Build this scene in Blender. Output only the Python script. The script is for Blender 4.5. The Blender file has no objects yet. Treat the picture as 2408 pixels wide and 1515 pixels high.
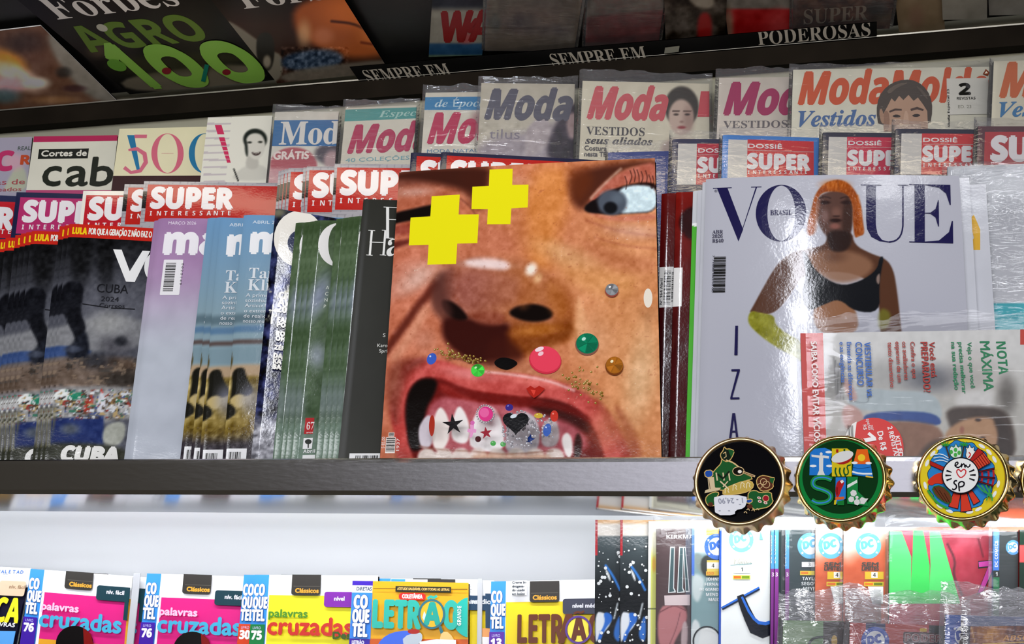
import bpy, math, random
import numpy as np
from mathutils import Vector, Matrix
from mathutils.geometry import tessellate_polygon

# ------------------------------------------------------------------ camera, world, light, exposure
W, H, F = 2408.0, 1515.0, 2700.0
YAW, PITCH = math.radians(13.4), math.atan((1125 - H / 2) / F)
FWD = np.array([-math.sin(YAW) * math.cos(PITCH), math.cos(YAW) * math.cos(PITCH), math.sin(PITCH)])
RGT = np.array([math.cos(YAW), math.sin(YAW), 0.0])
UPV = np.cross(RGT, FWD)
CAM = np.array([0.98 * math.sin(YAW), -0.98 * math.cos(YAW), -0.0163])
SC = bpy.context.scene
COL = SC.collection
cam = bpy.data.cameras.new('camera')
cam.sensor_width = 36.0
cam.sensor_fit = 'HORIZONTAL'
cam.lens = 36.0 * F / W
cam.clip_start, cam.clip_end = 0.01, 50
camo = bpy.data.objects.new('camera', cam)
COL.objects.link(camo)
M = Matrix((RGT, UPV, -FWD)).transposed().to_4x4()
M.translation = Vector(CAM)
camo.matrix_world = M
SC.camera = camo

SC.view_settings.view_transform = 'Standard'
SC.view_settings.look = 'None'
SC.view_settings.gamma = 1
SC.view_settings.use_curve_mapping = False
SC.view_settings.exposure = 0.0
SC.cycles.transparent_max_bounces = 24
SC.cycles.max_bounces = 8
SC.cycles.sample_clamp_indirect = 4.0
SC.cycles.caustics_reflective = False
SC.cycles.caustics_refractive = False

world = bpy.data.worlds.new('world')
SC.world = world
world.use_nodes = True
# the shop around the rack: dark brown to the left, a bright band added to the right at eye level for the steel lip to reflect
wt = world.node_tree
bg = wt.nodes['Background']
wc = wt.nodes.new('ShaderNodeTexCoord')
ws = wt.nodes.new('ShaderNodeSeparateXYZ')
wt.links.new(wc.outputs['Generated'], ws.inputs[0])


def wrange(out, a, b):
    r = wt.nodes.new('ShaderNodeMapRange')
    r.interpolation_type = 'SMOOTHSTEP'
    r.inputs['From Min'].default_value, r.inputs['From Max'].default_value = a, b
    wt.links.new(out, r.inputs['Value'])
    return r.outputs['Result']


wz = wt.nodes.new('ShaderNodeMath')
wz.operation = 'ABSOLUTE'
wt.links.new(ws.outputs['Z'], wz.inputs[0])
wm = wt.nodes.new('ShaderNodeMath')
wm.operation = 'MULTIPLY'
wt.links.new(wrange(ws.outputs['X'], -0.42, 0.06), wm.inputs[0])
wt.links.new(wrange(wz.outputs[0], 0.26, 0.06), wm.inputs[1])
wx = wt.nodes.new('ShaderNodeMix')
wx.data_type = 'RGBA'
wx.inputs[6].default_value = (0.050, 0.043, 0.032, 1)
wx.inputs[7].default_value = (0.98, 0.96, 1.08, 1)
wt.links.new(wm.outputs[0], wx.inputs[0])
wt.links.new(wx.outputs[2], bg.inputs[0])
bg.inputs[1].default_value = 1.0


def area(name, loc, target, sx, sy, power, col):
    l = bpy.data.lights.new(name, 'AREA')
    l.shape = 'RECTANGLE'
    l.size, l.size_y, l.energy, l.color = sx, sy, power, col
    o = bpy.data.objects.new(name, l)
    COL.objects.link(o)
    o.location = loc
    d = Vector(target) - Vector(loc)
    o.rotation_euler = d.to_track_quat('-Z', 'Y').to_euler()
    return o


# broad shop lighting from the aisle behind the camera, and one ceiling tube that glints in the glossy covers
area('aisle_light', (-0.1, -1.75, 0.62), (0, 0, 0.15), 1.9, 0.35, 24.5, (0.95, 0.96, 1.0))
area('ceiling_tube', (0.29, -1.4, 1.07), (0.21, 0.05, 0.12), 0.09, 0.50, 4.5, (0.90, 0.92, 1.0))
area('ceiling_tube', (0.78, -1.4, 1.50), (0.34, 0.07, 0.23), 0.26, 0.05, 0.7, (0.95, 0.97, 1.0))
# the strip lamp under the middle shelf
area('shelf_strip_lamp', (0.0, 0.052, -0.046), (0.0, 0.10, -0.25), 1.5, 0.010, 1.25, (0.95, 0.98, 1.0))
area('shelf_strip_lamp', (0.32, 0.010, -0.049), (0.32, 0.06, -0.16), 0.40, 0.010, 0.26, (0.95, 0.98, 1.0))
# warm lamp added under the overhead rack to brighten the top row
area('added_warm_lamp', (0.0, 0.05, 0.47), (0.0, 0.30, 0.30), 1.2, 0.03, 0.5, (1.0, 0.86, 0.62))


# ------------------------------------------------------------------ maths helpers
def ray(px, py):
    px, py = np.asarray(px, float), np.asarray(py, float)
    d = FWD + ((px - W / 2) / F)[..., None] * RGT - ((py - H / 2) / F)[..., None] * UPV
    return d


def proj(P):
    d = P - CAM
    w = d @ FWD
    return W / 2 + F * (d @ RGT) / w, H / 2 - F * (d @ UPV) / w


def hit(px, py, o, n):
    d = ray(px, py)
    t = ((o - CAM) @ n) / (d @ n)
    return CAM + d * t[..., None]


def at_y(px, py, y):
    return hit(px, py, np.array([0, y, 0.0]), np.array([0, 1.0, 0]))


def lin(c):
    c = np.clip(np.asarray(c, float), 0, 1)
    return np.where(c <= 0.04045, c / 12.92, ((c + 0.055) / 1.055) ** 2.4)


def hx(c):
    if isinstance(c, str):
        if len(c) == 3:
            c = ''.join(k * 2 for k in c)
        return np.array([int(c[i:i + 2], 16) / 255 for i in (0, 2, 4)])
    return np.asarray(c, float)


def sstep(a, b, x):
    t = np.clip((x - a) / (b - a), 0, 1)
    return t * t * (3 - 2 * t)


def vnoise(x, y, seed=0):
    xi, yi = np.floor(x).astype(np.int64), np.floor(y).astype(np.int64)
    fx, fy = x - xi, y - yi
    fx, fy = fx * fx * (3 - 2 * fx), fy * fy * (3 - 2 * fy)

    def h(a, b):
        n = (a * 374761393 + b * 668265263 + seed * 1442695041) & 0x7fffffff
        n = ((n ^ (n >> 13)) * 1274126177) & 0x7fffffff
        return ((n ^ (n >> 16)) & 0xffff) / 65535.0
    return (h(xi, yi) * (1 - fx) + h(xi + 1, yi) * fx) * (1 - fy) + (h(xi, yi + 1) * (1 - fx) + h(xi + 1, yi + 1) * fx) * fy


def fbm(x, y, seed=0, o=4):
    s, a = 0, 0.5
    for k in range(o):
        s = s + a * vnoise(x * 2 ** k, y * 2 ** k, seed + k)
        a *= 0.5
    return s


# ------------------------------------------------------------------ materials
def mat(name, col=(0.8, 0.8, 0.8), rough=0.5, metal=0.0, spec=0.5, attr=False, bump=0.0, bscale=60.0, coat=0.0, var=0.0,
        bump2=0.0, bscale2=600.0, stretch=None, aniso=0.0):
    m = bpy.data.materials.new(name)
    m.use_nodes = True
    nt = m.node_tree
    p = nt.nodes['Principled BSDF']
    p.inputs['Roughness'].default_value = rough
    p.inputs['Metallic'].default_value = metal
    p.inputs['Specular IOR Level'].default_value = spec
    p.inputs['Coat Weight'].default_value = coat
    p.inputs['Coat Roughness'].default_value = 0.06
    tc = nt.nodes.new('ShaderNodeTexCoord')
    if attr:
        a = nt.nodes.new('ShaderNodeAttribute')
        a.attribute_name = 'Col'
        nt.links.new(a.outputs['Color'], p.inputs['Base Color'])
    elif var > 0:
        nz = nt.nodes.new('ShaderNodeTexNoise')
        nz.inputs['Scale'].default_value = bscale
        nt.links.new(tc.outputs['Object'], nz.inputs['Vector'])
        r = nt.nodes.new('ShaderNodeValToRGB')
        c = np.array(col[:3])
        r.color_ramp.elements[0].position, r.color_ramp.elements[1].position = 0.3, 0.7
        r.color_ramp.elements[0].color = (*(c * (1 - var)), 1)
        r.color_ramp.elements[1].color = (*np.minimum(c * (1 + var), 1), 1)
        nt.links.new(nz.outputs['Fac'], r.inputs['Fac'])
        nt.links.new(r.outputs['Color'], p.inputs['Base Color'])
    else:
        p.inputs['Base Color'].default_value = (*col[:3], 1)
    prev = None
    for b, s in ((bump, bscale), (bump2, bscale2)):
        if b > 0:
            nz = nt.nodes.new('ShaderNodeTexNoise')
            nz.inputs['Scale'].default_value = s
            nz.inputs['Detail'].default_value = 3
            src = tc.outputs['Object']
            if stretch is not None:
                mp = nt.nodes.new('ShaderNodeMapping')
                mp.inputs['Scale'].default_value = stretch
                nt.links.new(src, mp.inputs['Vector'])
                src = mp.outputs['Vector']
            nt.links.new(src, nz.inputs['Vector'])
            bn = nt.nodes.new('ShaderNodeBump')
            bn.inputs['Strength'].default_value = 1.0
            bn.inputs['Distance'].default_value = b
            nt.links.new(nz.outputs['Fac'], bn.inputs['Height'])
            if prev is not None:
                nt.links.new(prev, bn.inputs['Normal'])
            prev = bn.outputs['Normal']
    if prev is not None:
        nt.links.new(prev, p.inputs['Normal'])
    return m


MP = {
    'gloss': mat('glossy_print', attr=True, rough=0.10, spec=0.5, bump=0.0012, bscale=11, bump2=0.00005, bscale2=420),
    'satin': mat('satin_print', attr=True, rough=0.30, spec=0.2, bump=0.0004, bscale=12),
    'matte': mat('matte_print', attr=True, rough=0.6, spec=0.25),
    'enamel': mat('enamel_print', attr=True, rough=0.05, spec=0.5),
}
M_PAGES = mat('paper_pages', (0.72, 0.70, 0.66), rough=0.7, spec=0.2, bump=0.0002, bscale=40, stretch=(1, 1, 90), var=0.08)


def sleeve_mat(name, haze=0.05, gl=0.03, bs=0.0011, tint=0.97, scale=22, mul=0.8):
    m = bpy.data.materials.new(name)
    m.use_nodes = True
    nt = m.node_tree
    for n in list(nt.nodes):
        nt.nodes.remove(n)
    out = nt.nodes.new('ShaderNodeOutputMaterial')
    tr = nt.nodes.new('ShaderNodeBsdfTransparent')
    tr.inputs[0].default_value = (tint, tint, tint, 1)
    gs = nt.nodes.new('ShaderNodeBsdfGlossy')
    gs.inputs['Roughness'].default_value = 0.07
    df = nt.nodes.new('ShaderNodeBsdfDiffuse')
    df.inputs[0].default_value = (0.82, 0.82, 0.88, 1)
    lw = nt.nodes.new('ShaderNodeFresnel')
    lw.inputs['IOR'].default_value = 1.5
    mm = nt.nodes.new('ShaderNodeMath')
    mm.operation = 'MULTIPLY_ADD'
    mm.inputs[1].default_value = mul
    mm.inputs[2].default_value = gl
    mm.use_clamp = True
    tc = nt.nodes.new('ShaderNodeTexCoord')
    mp = nt.nodes.new('ShaderNodeMapping')
    mp.inputs['Rotation'].default_value = (0, 0, 0.7)
    mp.inputs['Scale'].default_value = (1, 5, 1)
    nz = nt.nodes.new('ShaderNodeTexNoise')
    nz.inputs['Scale'].default_value = scale
    nz.inputs['Detail'].default_value = 3
    nz.inputs['Distortion'].default_value = 1.4
    bn = nt.nodes.new('ShaderNodeBump')
    bn.inputs['Distance'].default_value = bs
    L = nt.links.new
    L(tc.outputs['Object'], mp.inputs['Vector'])
    L(mp.outputs['Vector'], nz.inputs['Vector'])
    L(nz.outputs['Fac'], bn.inputs['Height'])
    L(bn.outputs['Normal'], gs.inputs['Normal'])
    L(bn.outputs['Normal'], lw.inputs['Normal'])
    L(lw.outputs[0], mm.inputs[0])
    m1 = nt.nodes.new('ShaderNodeMixShader')
    m1.inputs[0].default_value = haze
    m2 = nt.nodes.new('ShaderNodeMixShader')
    L(tr.outputs[0], m1.inputs[1])
    L(df.outputs[0], m1.inputs[2])
    L(mm.outputs[0], m2.inputs[0])
    L(m1.outputs[0], m2.inputs[1])
    L(gs.outputs[0], m2.inputs[2])
    L(m2.outputs[0], out.inputs[0])
    return m


M_SLEEVE = sleeve_mat('clear_plastic_sleeve')
M_SMOOTH = sleeve_mat('taut_plastic_sleeve', haze=0.03, gl=0.0, bs=0.0010, scale=7, mul=0.4)
M_CRINKLE = sleeve_mat('crinkled_plastic_sleeve', haze=0.10, gl=0.10, bs=0.0016, scale=30)

# ------------------------------------------------------------------ text outlines
_TX = {}


def fmap(s, f):
    if f == 'r':
        return s
    up, lo, di = {'b': (0x1D400, 0x1D41A, 0x1D7CE), 'i': (0x1D468, 0x1D482, 0x1D7CE), 's': (0x1D5D4, 0x1D5EE, 0x1D7EC)}[f]
    return ''.join(chr(up + ord(c) - 65) if 'A' <= c <= 'Z' else chr(lo + ord(c) - 97) if 'a' <= c <= 'z'
                   else chr(di + ord(c) - 48) if '0' <= c <= '9' else c for c in s)


def glyphs(s, f='s', res=3):
    k = (s, f)
    if k in _TX:
        return _TX[k]
    c = bpy.data.curves.new('outline', 'FONT')
    c.body = fmap(s, f)
    c.size = 1
    c.resolution_u = res
    c.fill_mode = 'FRONT'
    o = bpy.data.objects.new('outline', c)
    COL.objects.link(o)
    me = bpy.data.meshes.new_from_object(o.evaluated_get(bpy.context.evaluated_depsgraph_get()))
    v = np.zeros(len(me.vertices) * 3)
    me.vertices.foreach_get('co', v)
    v = v.reshape(-1, 3)[:, :2]
    fs = [list(p.vertices) for p in me.polygons]
    bpy.data.objects.remove(o)
    bpy.data.curves.remove(c)
    bpy.data.meshes.remove(me)
    _TX[k] = (v, fs)
    return _TX[k]


CAPH = {}


def caph(f):
    if f not in CAPH:
        v, _ = glyphs('H', f)
        CAPH[f] = v[:, 1].max()
    return CAPH[f]


# ------------------------------------------------------------------ photo painter (printed pictures)
class Ph:
    def __init__(s, X, Y):
        s.X, s.Y = X, Y
        s.c = np.zeros(X.shape + (3,))

    def fill(s, col):
        s.c[:] = hx(col)

    def mix(s, m, col):
        s.c += (hx(col) - s.c) * np.clip(m, 0, 1)[..., None]

    def blob(s, cx, cy, rx, ry, col, al=1.0, soft=0.5, rot=0):
        a = math.radians(rot)
        x, y = s.X - cx, s.Y - cy
        u, v = x * math.cos(a) + y * math.sin(a), -x * math.sin(a) + y * math.cos(a)
        q = np.sqrt((u / rx) ** 2 + (v / ry) ** 2)
        s.mix(al * (1 - sstep(1 - soft, 1 + soft * 0.6, q)), col)

    def sd(s, pts, closed=True):
        n = len(pts)
        d = np.full(s.X.shape, 1e9)
        ins = np.zeros(s.X.shape, bool)
        for i in range(n if closed else n - 1):
            x0, y0 = pts[i]
            x1, y1 = pts[(i + 1) % n]
            ex, ey = x1 - x0, y1 - y0
            t = np.clip(((s.X - x0) * ex + (s.Y - y0) * ey) / (ex * ex + ey * ey + 1e-9), 0, 1)
            d = np.minimum(d, (s.X - x0 - t * ex) ** 2 + (s.Y - y0 - t * ey) ** 2)
            if closed and y0 != y1:
                c = ((y0 > s.Y) != (y1 > s.Y)) & (s.X < (x1 - x0) * (s.Y - y0) / (y1 - y0) + x0)
                ins ^= c
        d = np.sqrt(d)
        return np.where(ins, -d, d) if closed else d

    def poly(s, pts, col, al=1.0, f=4.0, smooth=True):
        if smooth:
            pts = chaikin(pts)
        s.mix(al * sstep(f, -f, s.sd(pts)), col)

    def line(s, pts, w, col, al=1.0, f=2.0):
        s.mix(al * (1 - sstep(w / 2 - f, w / 2 + f, s.sd(chaikin(pts, False), False))), col)

    def grad(s, x0, y0, c0, x1, y1, c1, al=1.0):
        ex, ey = x1 - x0, y1 - y0
        t = np.clip(((s.X - x0) * ex + (s.Y - y0) * ey) / (ex * ex + ey * ey), 0, 1)[..., None]
        s.c += (hx(c0) * (1 - t) + hx(c1) * t - s.c) * al

    def noise(s, amp, sc, seed=0, mono=True, sx=1.0, mask=None):
        n = (fbm(s.X / sc / sx, s.Y / sc, seed) - 0.47) * 2 * amp
        if mask is not None:
            n = n * mask
        s.c = np.clip(s.c + n[..., None], 0, 1)

    def patches(s, cols, sc, seed=0, al=1.0, sx=1.0, box=None):
        n = fbm(s.X / sc / sx, s.Y / sc, seed, 3)
        n2 = fbm(s.X / sc / sx * 1.7 + 31, s.Y / sc * 1.7 + 7, seed + 9, 3)
        m = np.ones(s.X.shape) if box is None else ((s.X > box[0]) & (s.X < box[2]) & (s.Y > box[1]) & (s.Y < box[3])).astype(float)
        k = len(cols)
        for i, c in enumerate(cols):
            t = sstep(0.02, 0.06, 0.13 - np.abs(((n * 1.9 + n2) % 1.0) - (i + 0.5) / k) * 0.5 - 0.13 + 0.06 + 0.5 / k * 0.5)
            s.mix(t * al * m, c)


def chaikin(p, closed=True, it=2):
    p = [tuple(map(float, q)) for q in p]
    for _ in range(it):
        o = []
        n = len(p)
        if not closed:
            o.append(p[0])
        for i in range(n if closed else n - 1):
            a, b = p[i], p[(i + 1) % n]
            o += [(a[0] * .75 + b[0] * .25, a[1] * .75 + b[1] * .25), (a[0] * .25 + b[0] * .75, a[1] * .25 + b[1] * .75)]
        if not closed:
            o.append(p[-1])
        p = o
    return p


def clip_axis(poly, ax, val, keep_less):
    out = []
    n = len(poly)
    for i in range(n):
        p, q = poly[i], poly[(i + 1) % n]
        a, b = (p[ax] <= val), (q[ax] <= val)
        if not keep_less:
            a, b = (p[ax] >= val), (q[ax] >= val)
        if a:
            out.append(p)
        if a != b:
            t = (val - p[ax]) / (q[ax] - p[ax])
            out.append((p[0] + t * (q[0] - p[0]), p[1] + t * (q[1] - p[1])))
    return out


# ------------------------------------------------------------------ scene object helpers
def tag(o, label=None, cat=None, group=None, kind=None):
    for k, v in (('label', label), ('category', cat), ('group', group), ('kind', kind)):
        if v:
            o[k] = v
    return o


def empty(name, loc, label, cat, group=None, Mx=None):
    o = bpy.data.objects.new(name, None)
    o.empty_display_size = 0.01
    COL.objects.link(o)
    if Mx is not None:
        o.matrix_world = Mx
    else:
        o.location = loc
    return tag(o, label, cat, group)


def mesh(name, V, Fc, material, parent=None, cols=None, nrm=None, smooth=False):
    me = bpy.data.meshes.new(name)
    V = np.asarray(V, float)
    me.from_pydata(V.tolist() if len(V) < 3000 else V, [], Fc)
    if cols is not None:
        a = me.color_attributes.new('Col', 'FLOAT_COLOR', 'POINT')
        c = np.ones((len(V), 4), np.float32)
        c[:, :3] = lin(cols)
        a.data.foreach_set('color', c.ravel())
    me.update()
    if nrm is not None:
        me.polygons.foreach_set('use_smooth', [True] * len(me.polygons))
        me.normals_split_custom_set_from_vertices(np.asarray(nrm, float).tolist())
    elif smooth:
        me.polygons.foreach_set('use_smooth', [True] * len(me.polygons))
    for k in (material if isinstance(material, (list, tuple)) else [material]):
        me.materials.append(k)
    o = bpy.data.objects.new(name, me)
    COL.objects.link(o)
    if parent is not None:
        o.parent = parent
    return o


def grid_faces(ni, nj, base=0, flip=False):
    i, j = np.meshgrid(np.arange(ni - 1), np.arange(nj - 1), indexing='ij')
    a = (i * nj + j + base).ravel()
    q = np.stack([a, a + nj, a + nj + 1, a + 1], 1)
    return (q[:, ::-1] if flip else q)


def box_vf(x0, x1, y0, y1, z0, z1):
    V = [(x, y, z) for z in (z0, z1) for y in (y0, y1) for x in (x0, x1)]
    return V, [(0, 2, 3, 1), (4, 5, 7, 6), (0, 1, 5, 4), (2, 6, 7, 3), (0, 4, 6, 2), (1, 3, 7, 5)]


def add_box(name, b, material, parent=None, bev=0.0):
    V, Fc = box_vf(*b)
    o = mesh(name, V, Fc, material, parent)
    if bev:
        md = o.modifiers.new('edge', 'BEVEL')
        md.width, md.segments = bev, 2
    return o


# ------------------------------------------------------------------ a printed cover lying in a real plane
class Cover:
    """A magazine leaning in the rack: TL, BL, TR fix the left and top edges; y0 is the depth of its foot behind the shelf lip."""

    def __init__(s, TL, BL, TR, y0, floor, yaw=0.0, tilt=13.0, hgt=None, plane=None, wid=None):
        b, t = math.radians(yaw), math.radians(tilt)
        s.n = np.array([math.sin(b) * math.cos(t), -math.cos(b) * math.cos(t), math.sin(t)])
        n0 = np.array([0, -math.cos(t), math.sin(t)])
        if plane is not None:
            s.o, s.n = plane
        else:
            s.o = hit(BL[0], BL[1], np.array([0, y0, floor]), n0)
        s.yaw, s.tilt = yaw, tilt
        tl, bl, tr = (hit(p[0], p[1], s.o, s.n) for p in (TL, BL, TR))
        s.tl = tl
        s.r = (tr - tl) / np.linalg.norm(tr - tl)
        s.w = float(np.linalg.norm(tr - tl))
        if wid:
            s.w = wid
        s.d = (bl - tl) / np.linalg.norm(bl - tl)
        if hgt:
            s.h = hgt
        elif plane is not None:
            s.h = float(np.linalg.norm(bl - tl))
        else:
            s.h = float((floor + s.lift(t) - tl[2] - min(0.0, s.r[2] * s.w)) / s.d[2])
        s.ey = np.cross(s.n, s.r)            # up in the plane
        s.base = s.tl + s.d * s.h + s.r * s.w / 2
        s.kx, s.ky = s.d @ s.r, s.d @ s.ey    # skewed b axis in the frame
        s.layer = 1
        s.V, s.C, s.Fc = [], [], []
        s.nv = 0
        s.bow, s.round = 0.0, 0.0
        s.off = (0.0, 0.0)

    @staticmethod
    def lift(t):
        # the back of the foot rests on the floor, the leaning front edge sits a little higher
        return 0.0003 + 0.0085 * math.sin(t) if Cover.thick_next else 0.0003 + 0.0042 * math.sin(t)

    thick_next = False

    def matrix(s):
        m = Matrix((s.r, s.ey, s.n)).transposed().to_4x4()
        m.translation = Vector(s.base)
        return m

    def ab(s, px, py):
        P = hit(np.asarray(px, float) + s.off[0], np.asarray(py, float) + s.off[1], s.o, s.n) - s.tl
        x, y = P @ s.r, P @ s.ey
        b = y / s.ky
        return np.stack([x - b * s.kx, b], -1)

    def px(s, a, b):
        P = s.tl + a[..., None] * s.r + b[..., None] * s.d
        x, y = proj(P)
        return x - s.off[0], y - s.off[1]

    def zf(s, a):
        z = np.zeros_like(a)
        if s.round:
            q = np.clip(1 - a / 0.007, 0, 1)
            z = z - s.round * q * q
        if s.bow:
            z = z + s.bow * np.sin(np.pi * np.clip(a / s.w, 0, 1))
        return z

    def nx(s, a):
        g = np.zeros_like(a)
        if s.round:
            g = g + s.round * 2 * np.clip(1 - a / 0.007, 0, 1) / 0.007
        if s.bow:
            g = g + s.bow * np.pi / s.w * np.cos(np.pi * np.clip(a / s.w, 0, 1))
        return g

    def frame(s, ab, lay):
        """(a, b) on the cover to the frame whose origin is the middle of the foot."""
        a, b = ab[:, 0], ab[:, 1]
        x = a + b * s.kx - (s.w / 2 + s.h * s.kx)
        y = b * s.ky - s.h * s.ky
        return np.stack([x, y, s.zf(a) + lay * 0.00005], 1)

    def push(s, ab, faces, cols, lay):
        s.V.append(s.frame(ab, lay))
        nrm = np.stack([-s.nx(ab[:, 0]), np.zeros(len(ab)), np.ones(len(ab))], 1)
        s.C.append(np.concatenate([np.broadcast_to(cols, (len(ab), 3)), nrm], 1))
        s.Fc += [tuple(int(i) + s.nv for i in f) for f in faces]
        s.nv += len(ab)

    def paint(s, fn, res=8.0, res_y=None):
        """the printed picture of the whole cover, on a grid"""
        res_y = res_y or res
        k = s.w / max(1.0, abs(s.px(np.array([s.w]), np.array([0.0]))[0][0] - s.px(np.array([0.0]), np.array([0.0]))[0][0]))
        na = max(2, int(s.w / (k * res)) + 1)
        nb = max(2, int(s.h / (k * res_y)) + 1)
        A = np.linspace(0, s.w, na)
        if s.round:
            A = np.unique(np.concatenate([[0, .0012, .0024, .0036, .0048, .006, .007], A[A > .0085]]))
        if s.bow and len(A) < 17:
            A = np.unique(np.concatenate([A, np.linspace(0, s.w, 17)]))
        na = len(A)
        B = np.linspace(0, s.h, nb)
        a, b = np.meshgrid(A, B, indexing='ij')
        X, Y = s.px(a, b)
        p = Ph(X, Y)
        fn(p)
        s.push(np.stack([a.ravel(), b.ravel()], 1), grid_faces(na, nb, 0, True), np.clip(p.c, 0, 1).reshape(-1, 3), 0)

    def tri(s, pts_ab, faces, col):
        """clip to the cover, slice along the curl, add"""
        lay = s.layer
        s.layer += 1
        cuts = []
        if s.round:
            cuts += [.0012, .0024, .0036, .0048, .006, .007]
        if s.bow:
            cuts += list(np.linspace(0, s.w, 17)[1:-1])
        cuts.sort()
        e = 1e-5
        V, Fs = [], []
        P = [tuple(q) for q in pts_ab]
        for f in faces:
            poly = [P[i] for i in f]
            a0, a1 = min(q[0] for q in poly), max(q[0] for q in poly)
            b0, b1 = min(q[1] for q in poly), max(q[1] for q in poly)
            if a1 < 0 or a0 > s.w or b1 < 0 or b0 > s.h:
                continue
            if a0 < e:
                poly = clip_axis(poly, 0, e, False)
            if a1 > s.w - e and poly:
                poly = clip_axis(poly, 0, s.w - e, True)
            if b0 < e and poly:
                poly = clip_axis(poly, 1, e, False)
            if b1 > s.h - e and poly:
                poly = clip_axis(poly, 1, s.h - e, True)
            if len(poly) < 3:
                continue
            parts = []
            for c in cuts:
                if a0 < c < a1 and len(poly) >= 3:
                    l = clip_axis(poly, 0, c, True)
                    if len(l) >= 3:
                        parts.append(l)
                    poly = clip_axis(poly, 0, c, False)
            if len(poly) >= 3:
                parts.append(poly)
            for q in parts:
                i = len(V)
                ar = sum(q[k][0] * q[(k + 1) % len(q)][1] - q[(k + 1) % len(q)][0] * q[k][1] for k in range(len(q)))
                V += q if ar < 0 else q[::-1]
                Fs.append(tuple(range(i, i + len(q))))
        if V:
            s.push(np.array(V), Fs, hx(col), lay)

    def poly(s, pts, col, smooth=0):
        if smooth:
            pts = chaikin(pts, True, smooth)
        p = np.array(pts, float)
        ab = s.ab(p[:, 0], p[:, 1])
        if len(pts) == 4 or len(pts) == 3:
            n = len(pts)
            cr = [np.cross(ab[(i + 1) % n] - ab[i], ab[(i + 2) % n] - ab[(i + 1) % n]) for i in range(n)]
            if all(c >= 0 for c in cr) or all(c <= 0 for c in cr):
                return s.tri(ab, [tuple(range(n))], col)
        fs = tessellate_polygon([[Vector((float(q[0]), float(q[1]), 0)) for q in ab * 1000]])
        s.tri(ab, fs, col)

    def rect(s, x0, y0, x1, y1, col):
        s.poly([(x0, y0), (x1, y0), (x1, y1), (x0, y1)], col)

    def band(s, b0, b1, col, a0=0.0, a1=1.0):
        """a band straight across the cover in cover fractions"""
        w, h = s.w, s.h
        s.tri(np.array([(a0 * w, b0 * h), (a1 * w, b0 * h), (a1 * w, b1 * h), (a0 * w, b1 * h)]), [(0, 1, 2, 3)], col)

    def box(s, x, y, w, h, col, r=0):
        """a box along the cover's own edges: corner at (x, y), size in picture units"""
        o, ea, eb = s.axes(x, y)
        if r:
            pts = []
            for cx, cy, a0 in ((w - r, r, -90), (w - r, h - r, 0), (r, h - r, 90), (r, r, 180)):
                for k in range(5):
                    t = math.radians(a0 + 22.5 * k)
                    pts.append((cx + r * math.cos(t), cy + r * math.sin(t)))
        else:
            pts = [(0, 0), (w, 0), (w, h), (0, h)]
        ab = np.array([o + ea * p[0] + eb * p[1] for p in pts])
        s.tri(ab, [tuple(range(len(pts)))], col)

    def axes(s, x, y):
        o, e1, e2 = s.ab(np.array([x, x + 1.0, x]), np.array([y, y, y + 1.0]))
        return o, np.array([np.linalg.norm(e1 - o), 0]), np.array([0, np.linalg.norm(e2 - o)])

    def ell(s, cx, cy, rx, ry, col, n=28, rot=0):
        a = math.radians(rot)
        s.poly([(cx + rx * math.cos(t) * math.cos(a) - ry * math.sin(t) * math.sin(a),
                 cy + rx * math.cos(t) * math.sin(a) + ry * math.sin(t) * math.cos(a))
                for t in np.linspace(0, 2 * math.pi, n, endpoint=False)], col)

    def line(s, pts, w, col, closed=False, smooth=0):
        if smooth:
            n0 = len(pts)
            pts = chaikin(pts, closed, smooth)
            if np.ndim(w):
                w = np.interp(np.linspace(0, n0 - 1, len(pts)), np.arange(n0), w)
        V, Fs = stroke(pts, w, closed)
        ab = s.ab(V[:, 0], V[:, 1])
        s.tri(ab, Fs, col)

    def ring(s, cx, cy, rx, ry, w, col, n=32):
        s.line([(cx + rx * math.cos(t), cy + ry * math.sin(t)) for t in np.linspace(0, 2 * math.pi, n, endpoint=False)], w, col, True)

    def T(s, txt, x, y, w, h, col, f='s', rot=0, sh=0.0, fat=0.0):
        """print text: baseline starts at (x, y); w wide and capitals h tall, in picture units, set along the cover's own edges"""
        v, fs = glyphs(txt, f)
        if not len(v):
            return
        x0, x1 = v[:, 0].min(), v[:, 0].max()
        ch = caph(f)
        sc = h / ch
        sx = sc if not w else w / max(1e-6, (x1 - x0 + sh * ch))
        u = (v[:, 0] - x0) * sx + sh * v[:, 1] * sc
        q = -v[:, 1] * sc
        a = math.radians(rot)
        U, Q = u * math.cos(a) - q * math.sin(a), u * math.sin(a) + q * math.cos(a)
        o, ea, eb = s.axes(x, y)
        ab = o + U[:, None] * ea + Q[:, None] * eb
        if fat:
            for dx, dy in ((-fat, 0), (fat, 0), (0, -fat), (0, fat), (0, 0)):
                s.tri(ab + dx * ea + dy * eb, fs, col)
        else:
            s.tri(ab, fs, col)

    def barcode(s, x, y, w, h, horiz=False, seed=1, bgc='f4f4f4', fg='1a1a1a', n=30, pad=4):
        if bgc:
            s.box(x - pad, y - pad, w + 2 * pad, h + 2 * pad, bgc)
        rd = random.Random(seed)
        o, ea, eb = s.axes(x, y)
        t, L = 0.0, (h if horiz else w)
        ab, fs = [], []
        while t < L:
            k = L / n * rd.choice((.5, .5, .9, 1.4))
            q = [(0, t), (w, t), (w, min(L, t + k)), (0, min(L, t + k))] if horiz else [(t, 0), (min(L, t + k), 0), (min(L, t + k), h), (t, h)]
            i = len(ab)
            ab += [o + ea * p[0] + eb * p[1] for p in q]
            fs.append((i, i + 1, i + 2, i + 3))
            t += k + L / n * rd.choice((.4, .6, 1.0))
        s.tri(np.array(ab), fs, fg)

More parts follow.
